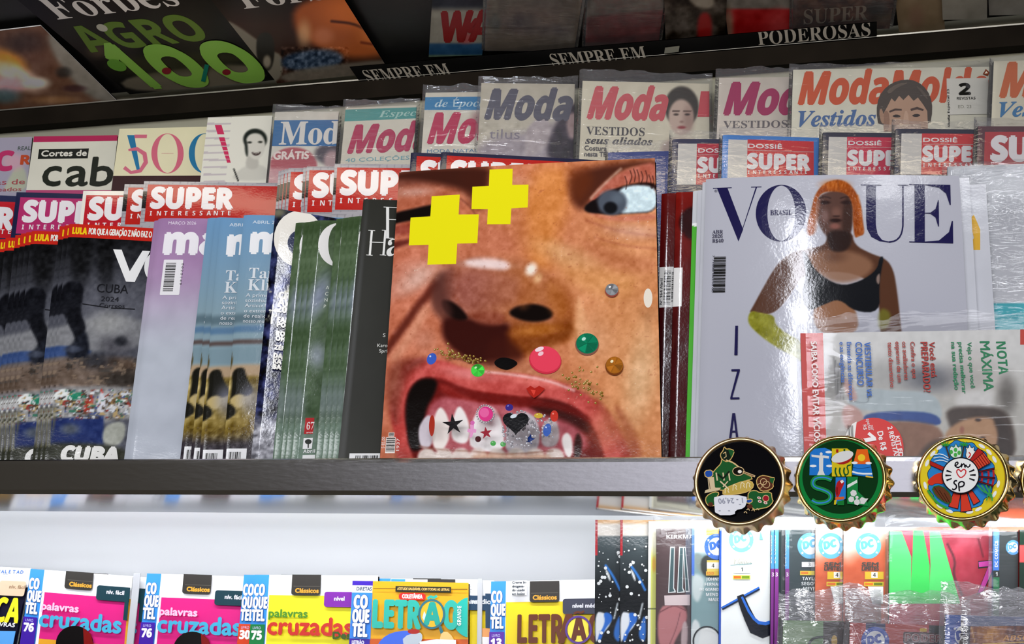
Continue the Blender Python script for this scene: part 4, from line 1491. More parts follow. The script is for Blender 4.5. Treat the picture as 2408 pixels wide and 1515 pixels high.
# exam magazine lying on its side in clear plastic
def A_nota(p):
    p.fill('d9d8d4')
    p.mix(sstep(830, 960, p.Y) * .9, 'b9b6ae')
    p.blob(1965, 900, 30, 60, '6b6a66', .7, .8)
    for k in range(4):
        p.line([(1960 + 5 * k, 840 + 8 * k), (1968 + 5 * k, 940)], 2, '3a3a3c', .6, 2)
    p.blob(2190, 890, 90, 34, '5a5c64', .85, .8)
    p.blob(2080, 880, 60, 40, 'a9a8a4', .8, .8)
    p.blob(2290, 880, 70, 60, 'b9b2aa', .6, .8)
    p.poly([(2240, 930), (2300, 915), (2340, 920), (2330, 975), (2260, 975)], 'dad8d4', .9, 10)
    p.blob(2368, 930, 24, 50, '4a4540', .7, .8)
    p.poly([(2220, 980), (2235, 958), (2290, 955), (2360, 960), (2385, 1000), (2390, 1090), (2280, 1090)], '3a2c24', .95, 8)
    p.poly([(1990, 910), (2040, 912), (2110, 920), (2170, 920), (2205, 935), (2215, 965), (2214, 990), (2140, 968), (2040, 968), (1992, 955)], 'aebabd', 1, 4)
    p.line([(2040, 915), (2045, 950), (2010, 945)], 2, '6a7478', .7, 2)
    p.poly([(1984, 885), (2005, 905), (2020, 940), (2000, 945), (1984, 915)], 'c89a90', .85, 5)
    p.poly([(1978, 960), (2000, 950), (2024, 965), (2034, 990), (2020, 1010), (1985, 1010)], 'c08f84', .9, 5)
    p.poly([(2032, 972), (2120, 966), (2205, 972), (2218, 1005), (2130, 990), (2060, 992), (2030, 996)], '20458c', 1, 3)
    p.poly([(2060, 992), (2150, 990), (2220, 1004), (2225, 1090), (2090, 1090), (2040, 1020)], '8a624c', 1, 6)
    p.poly([(2222, 1015), (2260, 988), (2300, 980), (2340, 984), (2352, 1010), (2345, 1050), (2320, 1090), (2240, 1090), (2222, 1050)], 'b48a66', 1, 6)
    p.poly([(2330, 975), (2375, 1000), (2380, 1090), (2330, 1090), (2352, 1030)], '33261f', .95, 6)
    p.blob(2300, 988, 8, 4, '2a1c18', .9, .5)
    p.line([(2285, 978), (2310, 976)], 3, '3a2820', .8, 2)
    p.blob(2262, 1012, 6, 10, '9a5a48', .8, .6)
    p.blob(2310, 1030, 8, 4, '2a1c18', .8, .6)
    p.poly([(2180, 1040), (2230, 1030), (2300, 1060), (2300, 1090), (2150, 1090)], '3d2f28', .9, 8)
    p.noise(.04, 14, 95)


nt_ = Cover((1882, 784), (1891, 1076), (2405, 775), 0.0046, FL1, 0, wid=0.24)
nt_.paint(A_nota, 3)
nt_.poly([(1882, 780), (1935, 780), (1945, 1100), (1885, 1100)], 'cf3528')
nt_.poly([(2399, 770), (2440, 770), (2440, 811), (2399, 811)], 'c9402f')
for t, x, y0, y1, h, c, f in [('NOTA', 2342, 804, 880, 22, '0f8250', 's'), ('MÁXIMA', 2304, 804, 918, 22, '0f8250', 's'), ('Veja o que você', 2274, 806, 912, 10, '2c8a5c', 'r'),
                              ('precisa melhorar', 2253, 806, 924, 10, '2c8a5c', 'r'), ('na sua redação', 2236, 806, 916, 10, '2c8a5c', 'r'), ('Você está', 2184, 806, 888, 13, 'a82e26', 'r'),
                              ('PREPARADO?', 2164, 806, 922, 16, 'a82e26', 's'), ('Confira o que', 2140, 806, 890, 10, 'a83a30', 'r'), ('os avaliadores', 2121, 806, 894, 10, 'a83a30', 'r'),
                              ('esperam de um', 2105, 806, 900, 10, 'a83a30', 'r'), ('texto dissertativo', 2087, 808, 912, 10, 'a83a30', 'r'), ('VESTIBULAR vs.', 2032, 808, 936, 14, '2b62b4', 's'),
                              ('CONCURSO', 2011, 808, 908, 15, '2b62b4', 'r'), ('Entenda as diferenças', 1991, 808, 942, 10, '2b62b4', 'r'), ('e as exigências', 1974, 808, 902, 10, '2b62b4', 'r'),
                              ('SAIBA COMO EVITAR VÍCIOS DE', 1907, 807, 1062, 13, 'f6ece8', 's')]:
    if 'Á' in t or 'Í' in t:
        f = 'r'
    nt_.T(t, x, y0, (y1 - y0), h, c, f, rot=90, fat=.035 * h if f == 'r' else .2)
nt_.ell(2053, 1057, 71, 71, 'd62620', 40)
nt_.poly([(1984, 1040), (1992, 1018), (2004, 1000), (2014, 995), (2006, 1060), (1984, 1060)], 'f0ede6')
nt_.barcode(1992, 1004, 14, 60, False, 33, None, n=12)
nt_.T('KIT EDU', 2104, 1030, 60, 10, 'f8f0ee', 'r', rot=82, fat=.5)
nt_.T('2 REVISTAS', 2086, 1008, 72, 11, 'f8f0ee', 'r', rot=80, fat=.4)
nt_.T('De R$', 2062, 1020, 44, 13, 'f8f0ee', 'r', rot=80, fat=.4)
nt_.T('por', 2046, 1005, 12, 8, 'f8f0ee', 'r', rot=80)
nt_.T('apenas', 2036, 990, 26, 8, 'f8f0ee', 'r', rot=80)
nt_.T('R$', 2028, 1004, 12, 8, 'f8f0ee', 'r', rot=80)
nt_.T('1', 2010, 1026, 22, 46, 'f8f0ee', 's', rot=80)
nt_.build('magazine', 'exam magazine on its side in clear plastic with a round red sticker', 'magazine', None, 0.0032, edge='e2e2e0', m='satin',
          sleeve=dict(top=0.0155, side=0.0035, seed=9, amp=0.0005, n=64, gap=0.0008, m=M_SMOOTH))

# ------------------------------------------------------------------ second row
WH = 'ece8ea'


def super_box(c, x, y, w, h, col, s0, sy, sh_, n=5, inter=None, wS=None):
    """red masthead: box at (x, y), the big word from s0 with its foot at sy and height sh_"""
    c.box(x, y, w, h, col)
    c.T('SUPER', s0, sy, wS or sh_ * 4.15, sh_, WH, 's', fat=sh_ * .07)
    c.lines([], 0, 0, 0, 0, WH)
    for i, ch in enumerate('INTERESSANTE'):
        c.T(ch, s0 - 3 + i * (wS or sh_ * 4.15) / 11.4, sy + sh_ * .42, None, sh_ * .23, WH, 's')


def A_flat(col, n=.03):
    def f(p):
        p.fill(col)
        p.noise(n, 40, 7)
    return f


def A_brick(p):
    p.fill('a9a7ad')
    p.mix(((p.Y % 9) < 1.2) * .5, '77757c')
    p.mix((((p.X + (np.floor(p.Y / 9) % 2) * 9) % 18) < 1.4) * .5, '77757c')


G2 = 'science magazines with a red masthead'
c = Cover((-108, 455), (-122, 545), (60, 462), Y2 + .006, FL2, 15, wid=.2)
c.paint(A_flat('262b4e'), 20)
super_box(c, -100, 470, 600, 84, 'c3202c', -182 + 12, 531, 48)
c.build('magazine', 'navy-bordered science magazine with red masthead, cut by the left picture edge', 'magazine', G2, .003, edge='2a2c44')
c = Cover((39, 452), (27, 543), (200, 456), Y2 + .006, FL2, 15, wid=.2)
c.paint(A_flat('1f2344'), 20)
super_box(c, 48, 464, 600, 84, 'b4306a', 54, 520, 47)
c.build('magazine', 'navy-bordered science magazine with a magenta masthead, behind the black news fan', 'magazine', G2, .003, edge='20223a')
c = Cover((196, 449), (186, 535), (330, 450), Y2 + .006, FL2, 15, wid=.2)
c.paint(A_flat('ebe7dd'), 20)
super_box(c, 203, 459, 600, 84, 'bb1f2c', 208, 515, 49)
c.build('magazine', 'white-bordered science magazine with a red masthead, behind the black news fan', 'magazine', G2, .003, edge='dedad2')


def brick(TL, BL, TR, y0, dx, dy, box, st):
    c = Cover(TL, BL, TR, y0, FL2, 15, wid=.2)
    c.paint(A_brick, 2.5)
    c.poly([(TL[0] - 20, st[1] - 38), (TL[0] + 600, st[1] - 30), (TL[0] + 600, st[1] + 8), (TL[0] - 20, st[1] + 2)], '17151a')
    super_box(c, *box, 'b8241f', *st)
    return c


e_ = brick((339, 426), (330, 515), (480, 428), Y2 + .008, 0, 0, (348, 434, 330, 86), (355, 488, 46))
e_.build('magazine', 'grey brick-pattern science magazine with red masthead, above the mauve and pale blue fans', 'magazine', 'brick-pattern science magazines', .003, edge='9a989e',
         spine='a9a7ad')
fan(e_, [((294, 425), (285, 515), .0032)], Y2 + .008, FL2, ['grey brick-pattern science magazine half hidden behind its twin, next to the white-bordered one'], 'brick-pattern science magazines')
f_ = brick((787, 385), (781, 490), (900, 386), Y2 + .004, 0, 0, (793, 394, 330, 98), (802, 456, 53))
f_.build('magazine', 'front copy of the brick-pattern magazines left of the face cover', 'magazine', 'brick-pattern stack', .0028, edge='9a989e', spine='b4b2b8')
fan(f_, [((722, 387), (716, 490), .003), ((714, 388), (708, 490), .006), ((679, 390), (671, 490), .009), ((671, 391), (663, 490), .012), ((663, 392), (655, 490), .015),
         ((656, 393), (648, 490), .018)], Y2 + .004, FL2, ['%s copy behind the front brick-pattern magazine left of the face cover' % ORD[i] for i in range(6)], 'brick-pattern stack')
for TL, lab, st in (((966, 358), 'navy-bordered science magazine peeping above the top left corner of the face cover', 990), ((1037, 357), 'navy-bordered science magazine with red masthead above the middle of the face cover', 1061)):
    c = Cover(TL, (TL[0] - 4, 430), (TL[0] + 263, TL[1] + 14), Y2 + .004 - (.004 if st > 1000 else 0), FL2, 17, wid=.2)
    c.round = .0015
    c.paint(A_flat('25253f'), 20)
    super_box(c, TL[0] + 14, TL[1] + 9, 600, 90, 'b8221c', st, 432, 53)
    c.build('magazine', lab, 'magazine', G2, .004, edge='20223a', spine='17172a')

c = Cover((1430, 359), (1427, 440), (1578, 355), Y2 + .006, FL2, 15)
c.paint(A_flat('2c3f86', .05), 8)
c.build('magazine', 'plain navy blue magazine in clear plastic, behind the face cover', 'magazine', None, .004, edge='2a3a78', sleeve=dict(top=.014, side=.003, seed=12, amp=.0009))


def dossier(TL, BL, TR, y0, border, red, band, sx, sy, sh_, dy, lab, seed, top=.011):
    c = Cover(TL, BL, TR, y0, FL2, 17)
    c.round = .001
    c.paint(A_flat(border, .02), 20)
    c.box(TL[0] + 13, TL[1] + 11, band - TL[0] - 13, 95, 'd4d1cc')
    c.box(band, TL[1] + 11, TR[0] - band - 12, 95, red)
    c.T('DOSSIÊ', sx + 1, dy, sh_ * 2.35, sh_ * .28, WH, 'r', fat=.4)
    c.box(sx, dy + 5, sh_ * 4.6, 1, 'd8b8b8')
    c.T('SUPER', sx, sy, sh_ * 4.3, sh_, WH, 's', fat=sh_ * .07)
    for i, ch in enumerate('INTERESSANTE'):
        c.T(ch, sx + i * sh_ * 4.3 / 12, sy + sh_ * .42, None, sh_ * .25, WH, 's')
    c.build('magazine', lab, 'magazine', 'bagged special issues', .004, edge=border, sleeve=dict(top=top, side=.0035, seed=seed, amp=.0011, n=40))


dossier((1582, 327), (1578, 440), (1800, 327), Y2 + .010, '23244a', 'c0203a', 1639, 1641, 405, 33, 359, 'navy-bordered special issue in clear plastic, right beside the plain navy one', 21)
dossier((1700, 317), (1697, 418), (1926, 324), Y2 + .004, '3b7fd0', 'cf2a30', 1758, 1758, 396, 34, 348, 'bright blue bordered special issue in clear plastic above the white fashion magazine', 22)
dossier((1936, 311), (1933, 412), (2160, 314), Y2 + .010, '22243c', 'cf2c4c', 1992, 1994, 388, 33, 341, 'navy-bordered special issue in clear plastic, just right of the bright blue one', 23)
dossier((2107, 303), (2104, 400), (2332, 305), Y2 + .004, '25263e', 'd2373c', 2168, 2170, 379, 34, 334, 'navy-bordered special issue in clear plastic, second right of the bright blue one', 24)
c = Cover((2300, 297), (2297, 390), (2540, 297), Y2 + .001, FL2, 17, wid=.17)
c.paint(A_flat('57323c', .03), 20)
super_box(c, 2316, 310, 500, 90, 'b53a40', 2332, 377, 55)
c.build('magazine', 'brownish science magazine with a large masthead, bagged, cut by the right picture edge', 'magazine', G2, .004, edge='4a3038',
        sleeve=dict(top=.012, side=.0035, seed=25, amp=.0011))

# ------------------------------------------------------------------ top row
CR = 'e6e2d0'


def pat(TL, BL, TR, dy=0.0, yaw=14, wid=None):
    return Cover(TL, BL, TR, Y3 + dy, FL3, yaw, wid=wid)


def portrait(p, x, y, s, hair, skin, sh='7a5a50'):
    p.blob(x, y - .25 * s, .62 * s, .75 * s, hair, 1, .12)
    p.blob(x - .02 * s, y + .12 * s, .46 * s, .66 * s, skin, 1, .15)
    p.blob(x + .25 * s, y + .2 * s, .22 * s, .55 * s, sh, .5, .8)
    for k in (-.2, .2):
        p.blob(x + k * s, y + .02 * s, .10 * s, .045 * s, '2c1e1a', .9, .6)
        p.line([(x + (k - .12) * s, y - .1 * s), (x + (k + .12) * s, y - .1 * s)], .05 * s, '3a2620', .8, 1)
    p.blob(x, y + .28 * s, .08 * s, .05 * s, sh, .8, .8)
    p.blob(x, y + .48 * s, .16 * s, .06 * s, '8f2f36', .9, .6)


SL_ = dict(top=.011, side=.004, n=40, amp=.0011)

c = pat((-90, 326), (-105, 440), (76, 322), .004)
c.paint(lambda p: (p.fill('a9a4b4'), p.poly([(10, 440), (40, 385), (62, 400), (66, 450), (10, 450)], 'b9bda6', 1, 4), p.blob(30, 380, 30, 22, 'd8a8b4', .8, .6)), 4)
c.T('C', -12, 401, 40, 44, 'c2386a', 's', fat=2)
c.T('R', 48, 387, 22, 21, 'c4502e', 's', fat=1)
c.T('REAL', 42, 354, 30, 9, '4a5a50', 'r')
c.T('dicas de', -50, 436, 108, 12, 'b04a52', 'r')
c.T('penteados', -50, 452, 100, 9, 'b04a52', 'r')
c.build('magazine', 'lavender hair magazine with pink and orange letters, cut by the left picture edge', 'magazine', 'top row magazines', .003, edge='cfcac0')

c = pat((80, 321), (62, 445), (277, 318), .002)
c.paint(A_flat('dedccb', .02), 12)
c.poly([(60, 315), (290, 310), (290, 331), (60, 335)], 'b52c58')
c.poly([(40, 447), (300, 447), (300, 500), (40, 500)], 'b54a74')
c.box(92, 351, 117, 23, '20221d')
c.T('Cortes de', 97, 368, 106, 13, 'e4e2d4', 'r', fat=.7)
for t, x, w in (('c', 98, 42), ('a', 154, 50), ('b', 212, 51)):
    c.T(t, x, 437, w, 66, '22261c', 'r', fat=1.6)
c.build('magazine', 'cream haircut magazine with a pink top band and black lowercase letters', 'magazine', 'top row magazines', .003, edge='d8d4c4')

c = pat((281, 303), (266, 415), (488, 298), .001)
c.paint(A_flat('e3ddb8', .02), 12)
c.poly([(250, 414), (500, 413), (500, 500), (240, 500)], '3a2020')
for pts, col in (([(299, 318), (316, 318), (329, 398), (322, 402)], '2474a0'), ([(316, 317), (346, 317), (345, 325), (317, 325)], 'd06a80')):
    c.poly(pts, col)
c.line([(302, 353), (322, 350), (340, 362), (343, 382), (330, 402), (308, 406), (292, 394)], [5, 8, 10, 10, 8, 7, 9], 'd06a80', smooth=0)
for cx, col in ((394, 'd0667c'), (482, '2474a0')):
    a1 = [(cx + 38 * math.cos(t), 361 + 47 * math.sin(t)) for t in np.linspace(0, 2 * math.pi, 40, endpoint=False)]
    a2 = [(cx + 24 * math.cos(t), 361 + 46 * math.sin(t)) for t in np.linspace(0, 2 * math.pi, 40, endpoint=False)]
    q = c.ab(np.array([v[0] for v in a1 + a2]), np.array([v[1] for v in a1 + a2]))
    c.tri(q, [(i, (i + 1) % 40, (i + 1) % 40 + 40, i + 40) for i in range(40)], col)
c.line([(380, 361), (408, 361)], 1.2, 'd8a8a0')
c.build('magazine', 'pale yellow magazine with large blue and pink numerals', 'magazine', 'top row magazines', .003, edge='dcd6b8')


def A_v(p):
    p.fill('dfded2')
    p.mix(((p.Y % 17) < 4.5) * (p.X < 545 - (p.Y - 280) * .1) * (p.X > 478) * .55, 'a89aa8')
    p.poly([(540, 425), (560, 400), (590, 385), (625, 390), (640, 425)], 'c9c8be', 1, 4)
    p.poly([(583, 360), (610, 372), (606, 400), (575, 396)], 'b9b7ae', 1, 4)
    p.blob(600, 328, 29, 26, '1a211c', 1, .15)
    p.poly([(577, 335), (583, 318), (600, 312), (618, 318), (626, 345), (614, 372), (598, 377), (582, 364)], 'd0cec4', 1, 3)
    p.poly([(575, 330), (582, 330), (584, 372), (576, 362)], '1a211c', .9, 3)
    p.blob(587, 335, 6, 3, '22251f', .9, .6)
    p.blob(612, 334, 6, 3, '22251f', .9, .6)
    p.poly([(590, 357), (602, 360), (616, 356), (608, 366), (596, 366)], '3a2a28', 1, 1.5)
    p.poly([(593, 358), (602, 361), (612, 358), (602, 363)], 'e8e6dc', 1, 1)
    p.line([(550, 398), (560, 425)], 4, '1a1a18', .9, 1)


c = pat((489, 276), (471, 424), (641, 272), .0)
c.paint(A_v, 2.2)
for k, (t, w) in enumerate(((0, 22), (29, 10), (40, 9), (51, 9), (62, 8), (72, 8), (81, 8))):
    x = 505 + t * .33
    c.poly([(x, 294 + t), (x + 16 - t * .09, 294 + t), (x + 16 - t * .09 + w * .3, 294 + t + w), (x + w * .3, 294 + t + w)], 'c8305c')
c.build('magazine', 'white magazine with a grey portrait of a laughing woman and a dashed pink stroke', 'magazine', 'top row magazines', .003, edge='d8d6c8')

c = pat((647, 264), (632, 420), (797, 262), .002)


def A_moda5(p):
    p.fill('dcd8cc')
    p.noise(.05, 20, 3)
    p.blob(690, 388, 56, 42, 'b4545e', 1, .08)
    p.mix(sstep(392, 400, p.Y) * .9, 'd2a0a4')
    p.blob(775, 362, 36, 26, '4d4650', 1, .3)
    p.blob(782, 378, 22, 26, 'b89a9c', 1, .4)


c.paint(A_moda5, 3)
c.poly([(640, 283), (800, 282), (800, 344), (632, 344)], '2f6ea6')
c.T('Moda', 656, 340, 176, 53, 'e2e0da', 'b', fat=.6)
c.T('GRÁTIS', 643, 375, 82, 17, 'ecdcd6', 'r', fat=1.2)
c.build('magazine', 'bagged dressmaking magazine with a blue title band and a round red flash', 'magazine', 'bagged dressmaking magazines', .003, edge='d6d2c6', sleeve=dict(SL_, seed=31))

c = pat((813, 254), (801, 382), (980, 247), .001)
c.paint(A_flat('d9d4c4', .04), 6)
c.poly([(805, 258), (990, 252), (990, 278), (803, 286)], '4c9a96')
c.T('Especial', 890, 276, 130, 15, 'a8d0c8', 'i')
c.T('Moda', 818, 360, 196, 64, 'b62a56', 's', sh=.22, fat=2.4)
c.T('40 COLEÇÕES', 812, 382, 150, 9, '6fa8b4', 'r')
c.build('magazine', 'bagged dressmaking magazine with a teal band above a crimson title', 'magazine', 'bagged dressmaking magazines', .003, edge='d6d2c6', sleeve=dict(SL_, seed=32))

c = pat((1001, 218), (991, 360), (1150, 216), .003)
c.paint(lambda p: (p.fill('dcd7c8'), p.noise(.05, 18, 4), p.blob(1125, 295, 20, 34, '8a3a48', .6, .8)), 4)
c.poly([(990, 229), (1160, 227), (1160, 259), (990, 259)], '2f82b8')
c.T('de Época', 1022, 252, 120, 17, 'b8d6e4', 'i')
c.T('Moda', 1006, 337, 208, 70, 'c02654', 's', sh=.22, fat=2.6)
c.T('MODA NATAL', 1004, 360, 120, 8, '4f7fa4', 'r')
c.build('magazine', 'bagged dressmaking magazine with a bright blue band and two crimson letters', 'magazine', 'bagged dressmaking magazines', .003, edge='3a80b0', spine='3a80b0',
        sleeve=dict(SL_, seed=33))


def A_moda8(p):
    p.fill('c6bfae')
    p.noise(.05, 20, 5)
    p.poly([(1125, 330), (1290, 300), (1370, 240), (1375, 380), (1120, 380)], '9d93a0', .8, 16)
    p.poly([(1240, 290), (1290, 270), (1300, 330), (1255, 370), (1230, 368)], 'b6abae', 1, 5)
    p.poly([(1300, 300), (1345, 240), (1370, 250), (1372, 380), (1280, 380)], '2f2634', 1, 8)
    p.poly([(1330, 270), (1360, 262), (1362, 320), (1336, 330)], 'b49a98', .9, 6)
    p.poly([(1305, 330), (1340, 320), (1350, 372), (1300, 372)], '221a26', 1, 5)
    p.noise(.12, 14, 6, mask=sstep(285, 300, p.Y))


c = pat((1132, 195), (1122, 366), (1352, 198), .002)
c.paint(A_moda8, 3)
c.T('Moda', 1141, 279, 206, 69, '585868', 's', sh=.24, fat=3)
c.T('tilus', 1150, 326, 72, 22, '8b8490', 'r')
c.build('magazine', 'bagged dressmaking magazine with a grey slanted title', 'magazine', 'bagged dressmaking magazines', .003, edge='cfc8b8',
        sleeve=dict(SL_, seed=34, amp=.0018))


def A_moda9(p):
    p.fill('dcd5bf')
    p.noise(.04, 24, 7)
    portrait(p, 1603, 268, 66, '37332e', 'cbb2a4', '8a6a62')
    p.poly([(1560, 325), (1640, 325), (1650, 380), (1550, 380)], '8a6a64', .6, 10)


c = pat((1370, 190), (1362, 370), (1668, 197), .002)
c.paint(A_moda9, 2.5)
c.T('Moda', 1382, 278, 188, 74, 'd05a62', 's', sh=.24, fat=3)
c.poly([(1648, 215), (1668, 215), (1668, 275), (1640, 275)], 'd0505a')
c.T('VESTIDOS', 1378, 317, 138, 19, '4a484c', 'b')
c.T('seus aliados', 1376, 338, 158, 16, '4a484c', 'i', fat=.5)
c.T('Costura', 1374, 354, 52, 11, '5a585a', 'r', fat=.4)
c.T('nesta TENDÊNCIA', 1374, 368, 118, 11, '5a585a', 'r', fat=.4)
# the portrait overlaps the title
c.build('magazine', 'bagged dressmaking magazine with a salmon title and a dark-haired woman\'s face', 'magazine', 'bagged dressmaking magazines', .003, edge='d6d0bc', sleeve=dict(SL_, seed=35, top=.015))

c = pat((1691, 183), (1686, 300), (1870, 181), .004)
c.paint(A_flat('d4cabf', .05), 8)
c.T('Moda', 1703, 269, 232, 74, 'a8285e', 's', sh=.24, fat=3)
c.T('VESTIDOS', 1700, 302, 152, 17, '6a6468', 'b')
c.build('magazine', 'bagged dressmaking magazine with a purple-magenta slanted title', 'magazine', 'bagged dressmaking magazines', .003, edge='d0c6bc', sleeve=dict(SL_, seed=36, top=.014))


def A_moda11(p):
    p.fill('e2dfcc')
    p.noise(.03, 24, 8)


c = pat((1865, 164), (1861, 300), (2330, 157), .0)
c.paint(A_moda11, 4)
c.T('ModaMolde', 1878, 245, 452, 75, 'd4562a', 's', sh=.20, fat=2.6)
c.T('Vestidos', 1877, 298, 182, 36, '4a6ea4', 'i', fat=.8)
for pts, col, sm in (([(2066, 300), (2060, 262), (2066, 228), (2084, 204), (2110, 190), (2142, 187), (2170, 200), (2188, 226), (2193, 258), (2186, 300)], '4a4038', 1),
                     ([(2078, 310), (2076, 270), (2086, 252), (2096, 232), (2104, 240), (2114, 226), (2124, 236), (2136, 224), (2148, 238), (2158, 230), (2170, 246), (2180, 262), (2182, 310)], 'c09a80', 0),
                     ([(2078, 310), (2076, 270), (2084, 258), (2092, 272), (2090, 310)], '9c7660', 1), ([(2066, 262), (2074, 254), (2080, 290), (2072, 292)], 'b08a70', 1),
                     ([(2090, 262), (2104, 256), (2120, 257), (2120, 261), (2104, 261), (2092, 266)], '4a342a', 0), ([(2140, 257), (2156, 252), (2172, 258), (2170, 262), (2156, 258), (2142, 262)], '4a342a', 0),
                     ([(2096, 274), (2108, 269), (2120, 275), (2108, 278)], '2c201c', 1), ([(2142, 273), (2154, 268), (2166, 272), (2154, 277)], '2c201c', 1),
                     ([(2126, 262), (2134, 262), (2138, 300), (2122, 300)], 'cfab92', 1), ([(2084, 214), (2110, 197), (2140, 195), (2110, 206), (2090, 224)], '6a5c50', 1),
                     ([(2150, 200), (2172, 214), (2184, 240), (2168, 222)], '5e5248', 1)):
    c.poly(pts, col, sm)
c.box(2225, 186, 98, 84, 'e6e4da')
c.T('2', 2255, 224, 26, 26, '1d1d1a', 's', fat=1.6)
c.T('REVISTAS', 2249, 236, 44, 6, '2a2a28', 's')
c.T('ED. 23', 2252, 256, 31, 7, '8a8a80', 'r')
c.T('Moda Especial 23', 2233, 300, 90, 5, '2a2a28', 's', rot=-90)
c.poly([(2310, 176), (2317, 164), (2326, 172), (2322, 180)], '7a3a22')
c.poly([(2314, 175), (2318, 169), (2322, 174)], 'e2dfcc')
c.build('magazine', 'wide bagged dressmaking magazine with an orange title and a white price card', 'magazine', 'bagged dressmaking magazines', .004, edge='d8d4c0',
        sleeve=dict(SL_, seed=37, top=.009, amp=.0008))
c = pat((2337, 144), (2331, 290), (2640, 136), .0015)
c.paint(A_flat('dcd6c0', .03), 8)
c.T('Moda', 2352, 228, 240, 80, 'cf6a3c', 's', sh=.22, fat=3)
c.T('Vestidos', 2349, 275, 190, 34, '3f7cae', 'i', fat=.8)
c.build('magazine', 'bagged dressmaking magazine with an orange title, cut by the right picture edge', 'magazine', 'bagged dressmaking magazines', .004, edge='d6d0bc',
        sleeve=dict(SL_, seed=38, top=.008, amp=.0008))

# ------------------------------------------------------------------ lower shelf: puzzle books
FL4 = -0.33
GP = 'puzzle books on the lower shelf'


def puzzle(TL, BL, TR, y0, main, word2, num, ncol, tabcol, tabtxt, lab, border=None, words=('palavras', 'cruzadas'), wc=('f6f2f4', '3fb0d4'), k=1.0, hide=None, blueonly=False):
    c = Cover(TL, BL, TR, y0, FL4, 0, 20)
    x, y = TL
    c.paint(A_flat('f2f3f6', .01), 20)
    bw = 33 * k
    if border:
        c.box(x + bw, y + 55 * k, 400, 400, border)
        wd = TR[0] - x
        c.box(x + bw, y + 55 * k, wd - bw - 13, 107 * k, main, 0)
    else:
        c.box(x + bw, y + 46 * k, 400, 400, main)
    c.box(x, y, bw, 700, '3a8fe0')
    lean = (BL[0] - TL[0]) / (BL[1] - TL[1])
    for i, t in enumerate(('CO', 'QUE', 'TEL')):
        yy = y + (47 + 29 * i) * k
        w = (23, 31, 28)[i] * k
        c.T(t, x + lean * (yy - y) + 2.2 * k, yy, w, 25 * k, '1c4f9c', 's', fat=2.0)
        c.T(t, x + lean * (yy - y) + 2.2 * k, yy, w, 25 * k, 'fafafa', 's', fat=.9)
    yy = y + 113 * k
    c.box(x + lean * 113 * k, yy, bw, 400, ncol)
    c.T('LIVRO', x + lean * (yy + 10 - y) + 6 * k, yy + 11 * k, 18 * k, 6 * k, 'c8c4e8', 'r')
    c.T(num, x + lean * (yy + 32 - y) + 4 * k, yy + 34 * k, 23 * k, 19 * k, 'f4f2f4', 's', fat=1)
    # white head with fine print and the black tab
    for i, (dx, dy, w) in enumerate(((40, 10, 14), (40, 26, 14), (40, 31, 12), (180, 20, 10), (179, 27, 12), (180, 33, 9))):
        c.T('mmm mm', x + dx * k, y + dy * k, w * k, 2.6 * k, '8a9098', 'r')
    c.box(x + 87 * k, y + 1 * k, 65 * k, 46 * k, '35322f', 6)
    c.box(x + 87 * k, y + 1 * k, 65 * k, 8 * k, '35322f')
    c.box(x + 90 * k, y + 27 * k, 59 * k, .8, '6a645a')
    c.T('Clássicos' if hide is None else 'Clássicos', x + 94 * k, y + 42 * k, 52 * k, 9.5 * k, 'd9a03a', 'r', fat=.8)
    if tabcol:
        c.box(x + 160 * k, y + 40 * k, 120, 34 * k, tabcol, 6)
        c.T(tabtxt, x + 182 * k, y + 60 * k, None, 9 * k, 'd8d8e0', 'r', fat=.6)
    if words[0]:
        c.T(words[0], x + lean * 97 * k + bw + 9 * k, y + 97 * k, 86 * k, 17 * k, wc[0], 'r', fat=1.0)
        c.T(words[1], x + lean * 136 * k + bw + 9 * k, y + 136 * k, 188 * k, 38 * k, wc[1], 'r', fat=1.9)
    return c, lab


c, lab = puzzle((-170, 1326), (-215, 1515), (74, 1337), .034, '16162c', '', '76', '3a2a9c', None, '', 'puzzle book with large yellow letters on black, cut by the picture\'s left edge')
c.box(-120, 1404, 183, 78, '17162a', 6)
c.box(5, 1367, 62, 34, 'd8bca0', 5)
c.T('nív. fácil', 26, 1386, 38, 8, 'a08468', 'r', fat=.5)
for i, t in enumerate('UALETAD'):
    c.T(t, -2 + i * 9.4, 1350 + i * .4, None, 7, '3a6fc0', 'r', fat=.5)
c.T('LÓGICA', -118, 1458, 166, 54, 'e8dc2c', 's', fat=1.5)
c.T('PALAVRAS', -30, 1474, 72, 9, 'e4e4ec', 'r', fat=.5)
c.poly([(-120, 1486), (70, 1488), (60, 1540), (-120, 1540)], '5aa0e4')
c.build('puzzle_book', lab, 'puzzle book', GP, .004, m='satin', edge='e8e6e0')


def cruz(TL, BL, TR, y0, lab, k=1.0):
    c, lab = puzzle(TL, BL, TR, y0, 'd4257c', '', '76', '40209a', '1c3a44', 'nív. fácil', lab, border='e0a02c', wc=('f2bcd8', '44a8cc'), k=k)
    x, y = TL
    wd = TR[0] - x
    c.box(x + wd - 13, y + 60 * k, 13, 62 * k, '173c44')
    c.ell(x + 108 * k, y + 178 * k, 44 * k, 42 * k, '0b0708')
    c.poly([(x + 128 * k, y + 140 * k), (x + 146 * k, y + 155 * k), (x + 152 * k, y + 180 * k), (x + 130 * k, y + 180 * k)], '7a1210')
    c.build('puzzle_book', lab, 'puzzle book', GP, .004, m='satin', edge='e8e6e0', spine='3a8fe0')
    return c


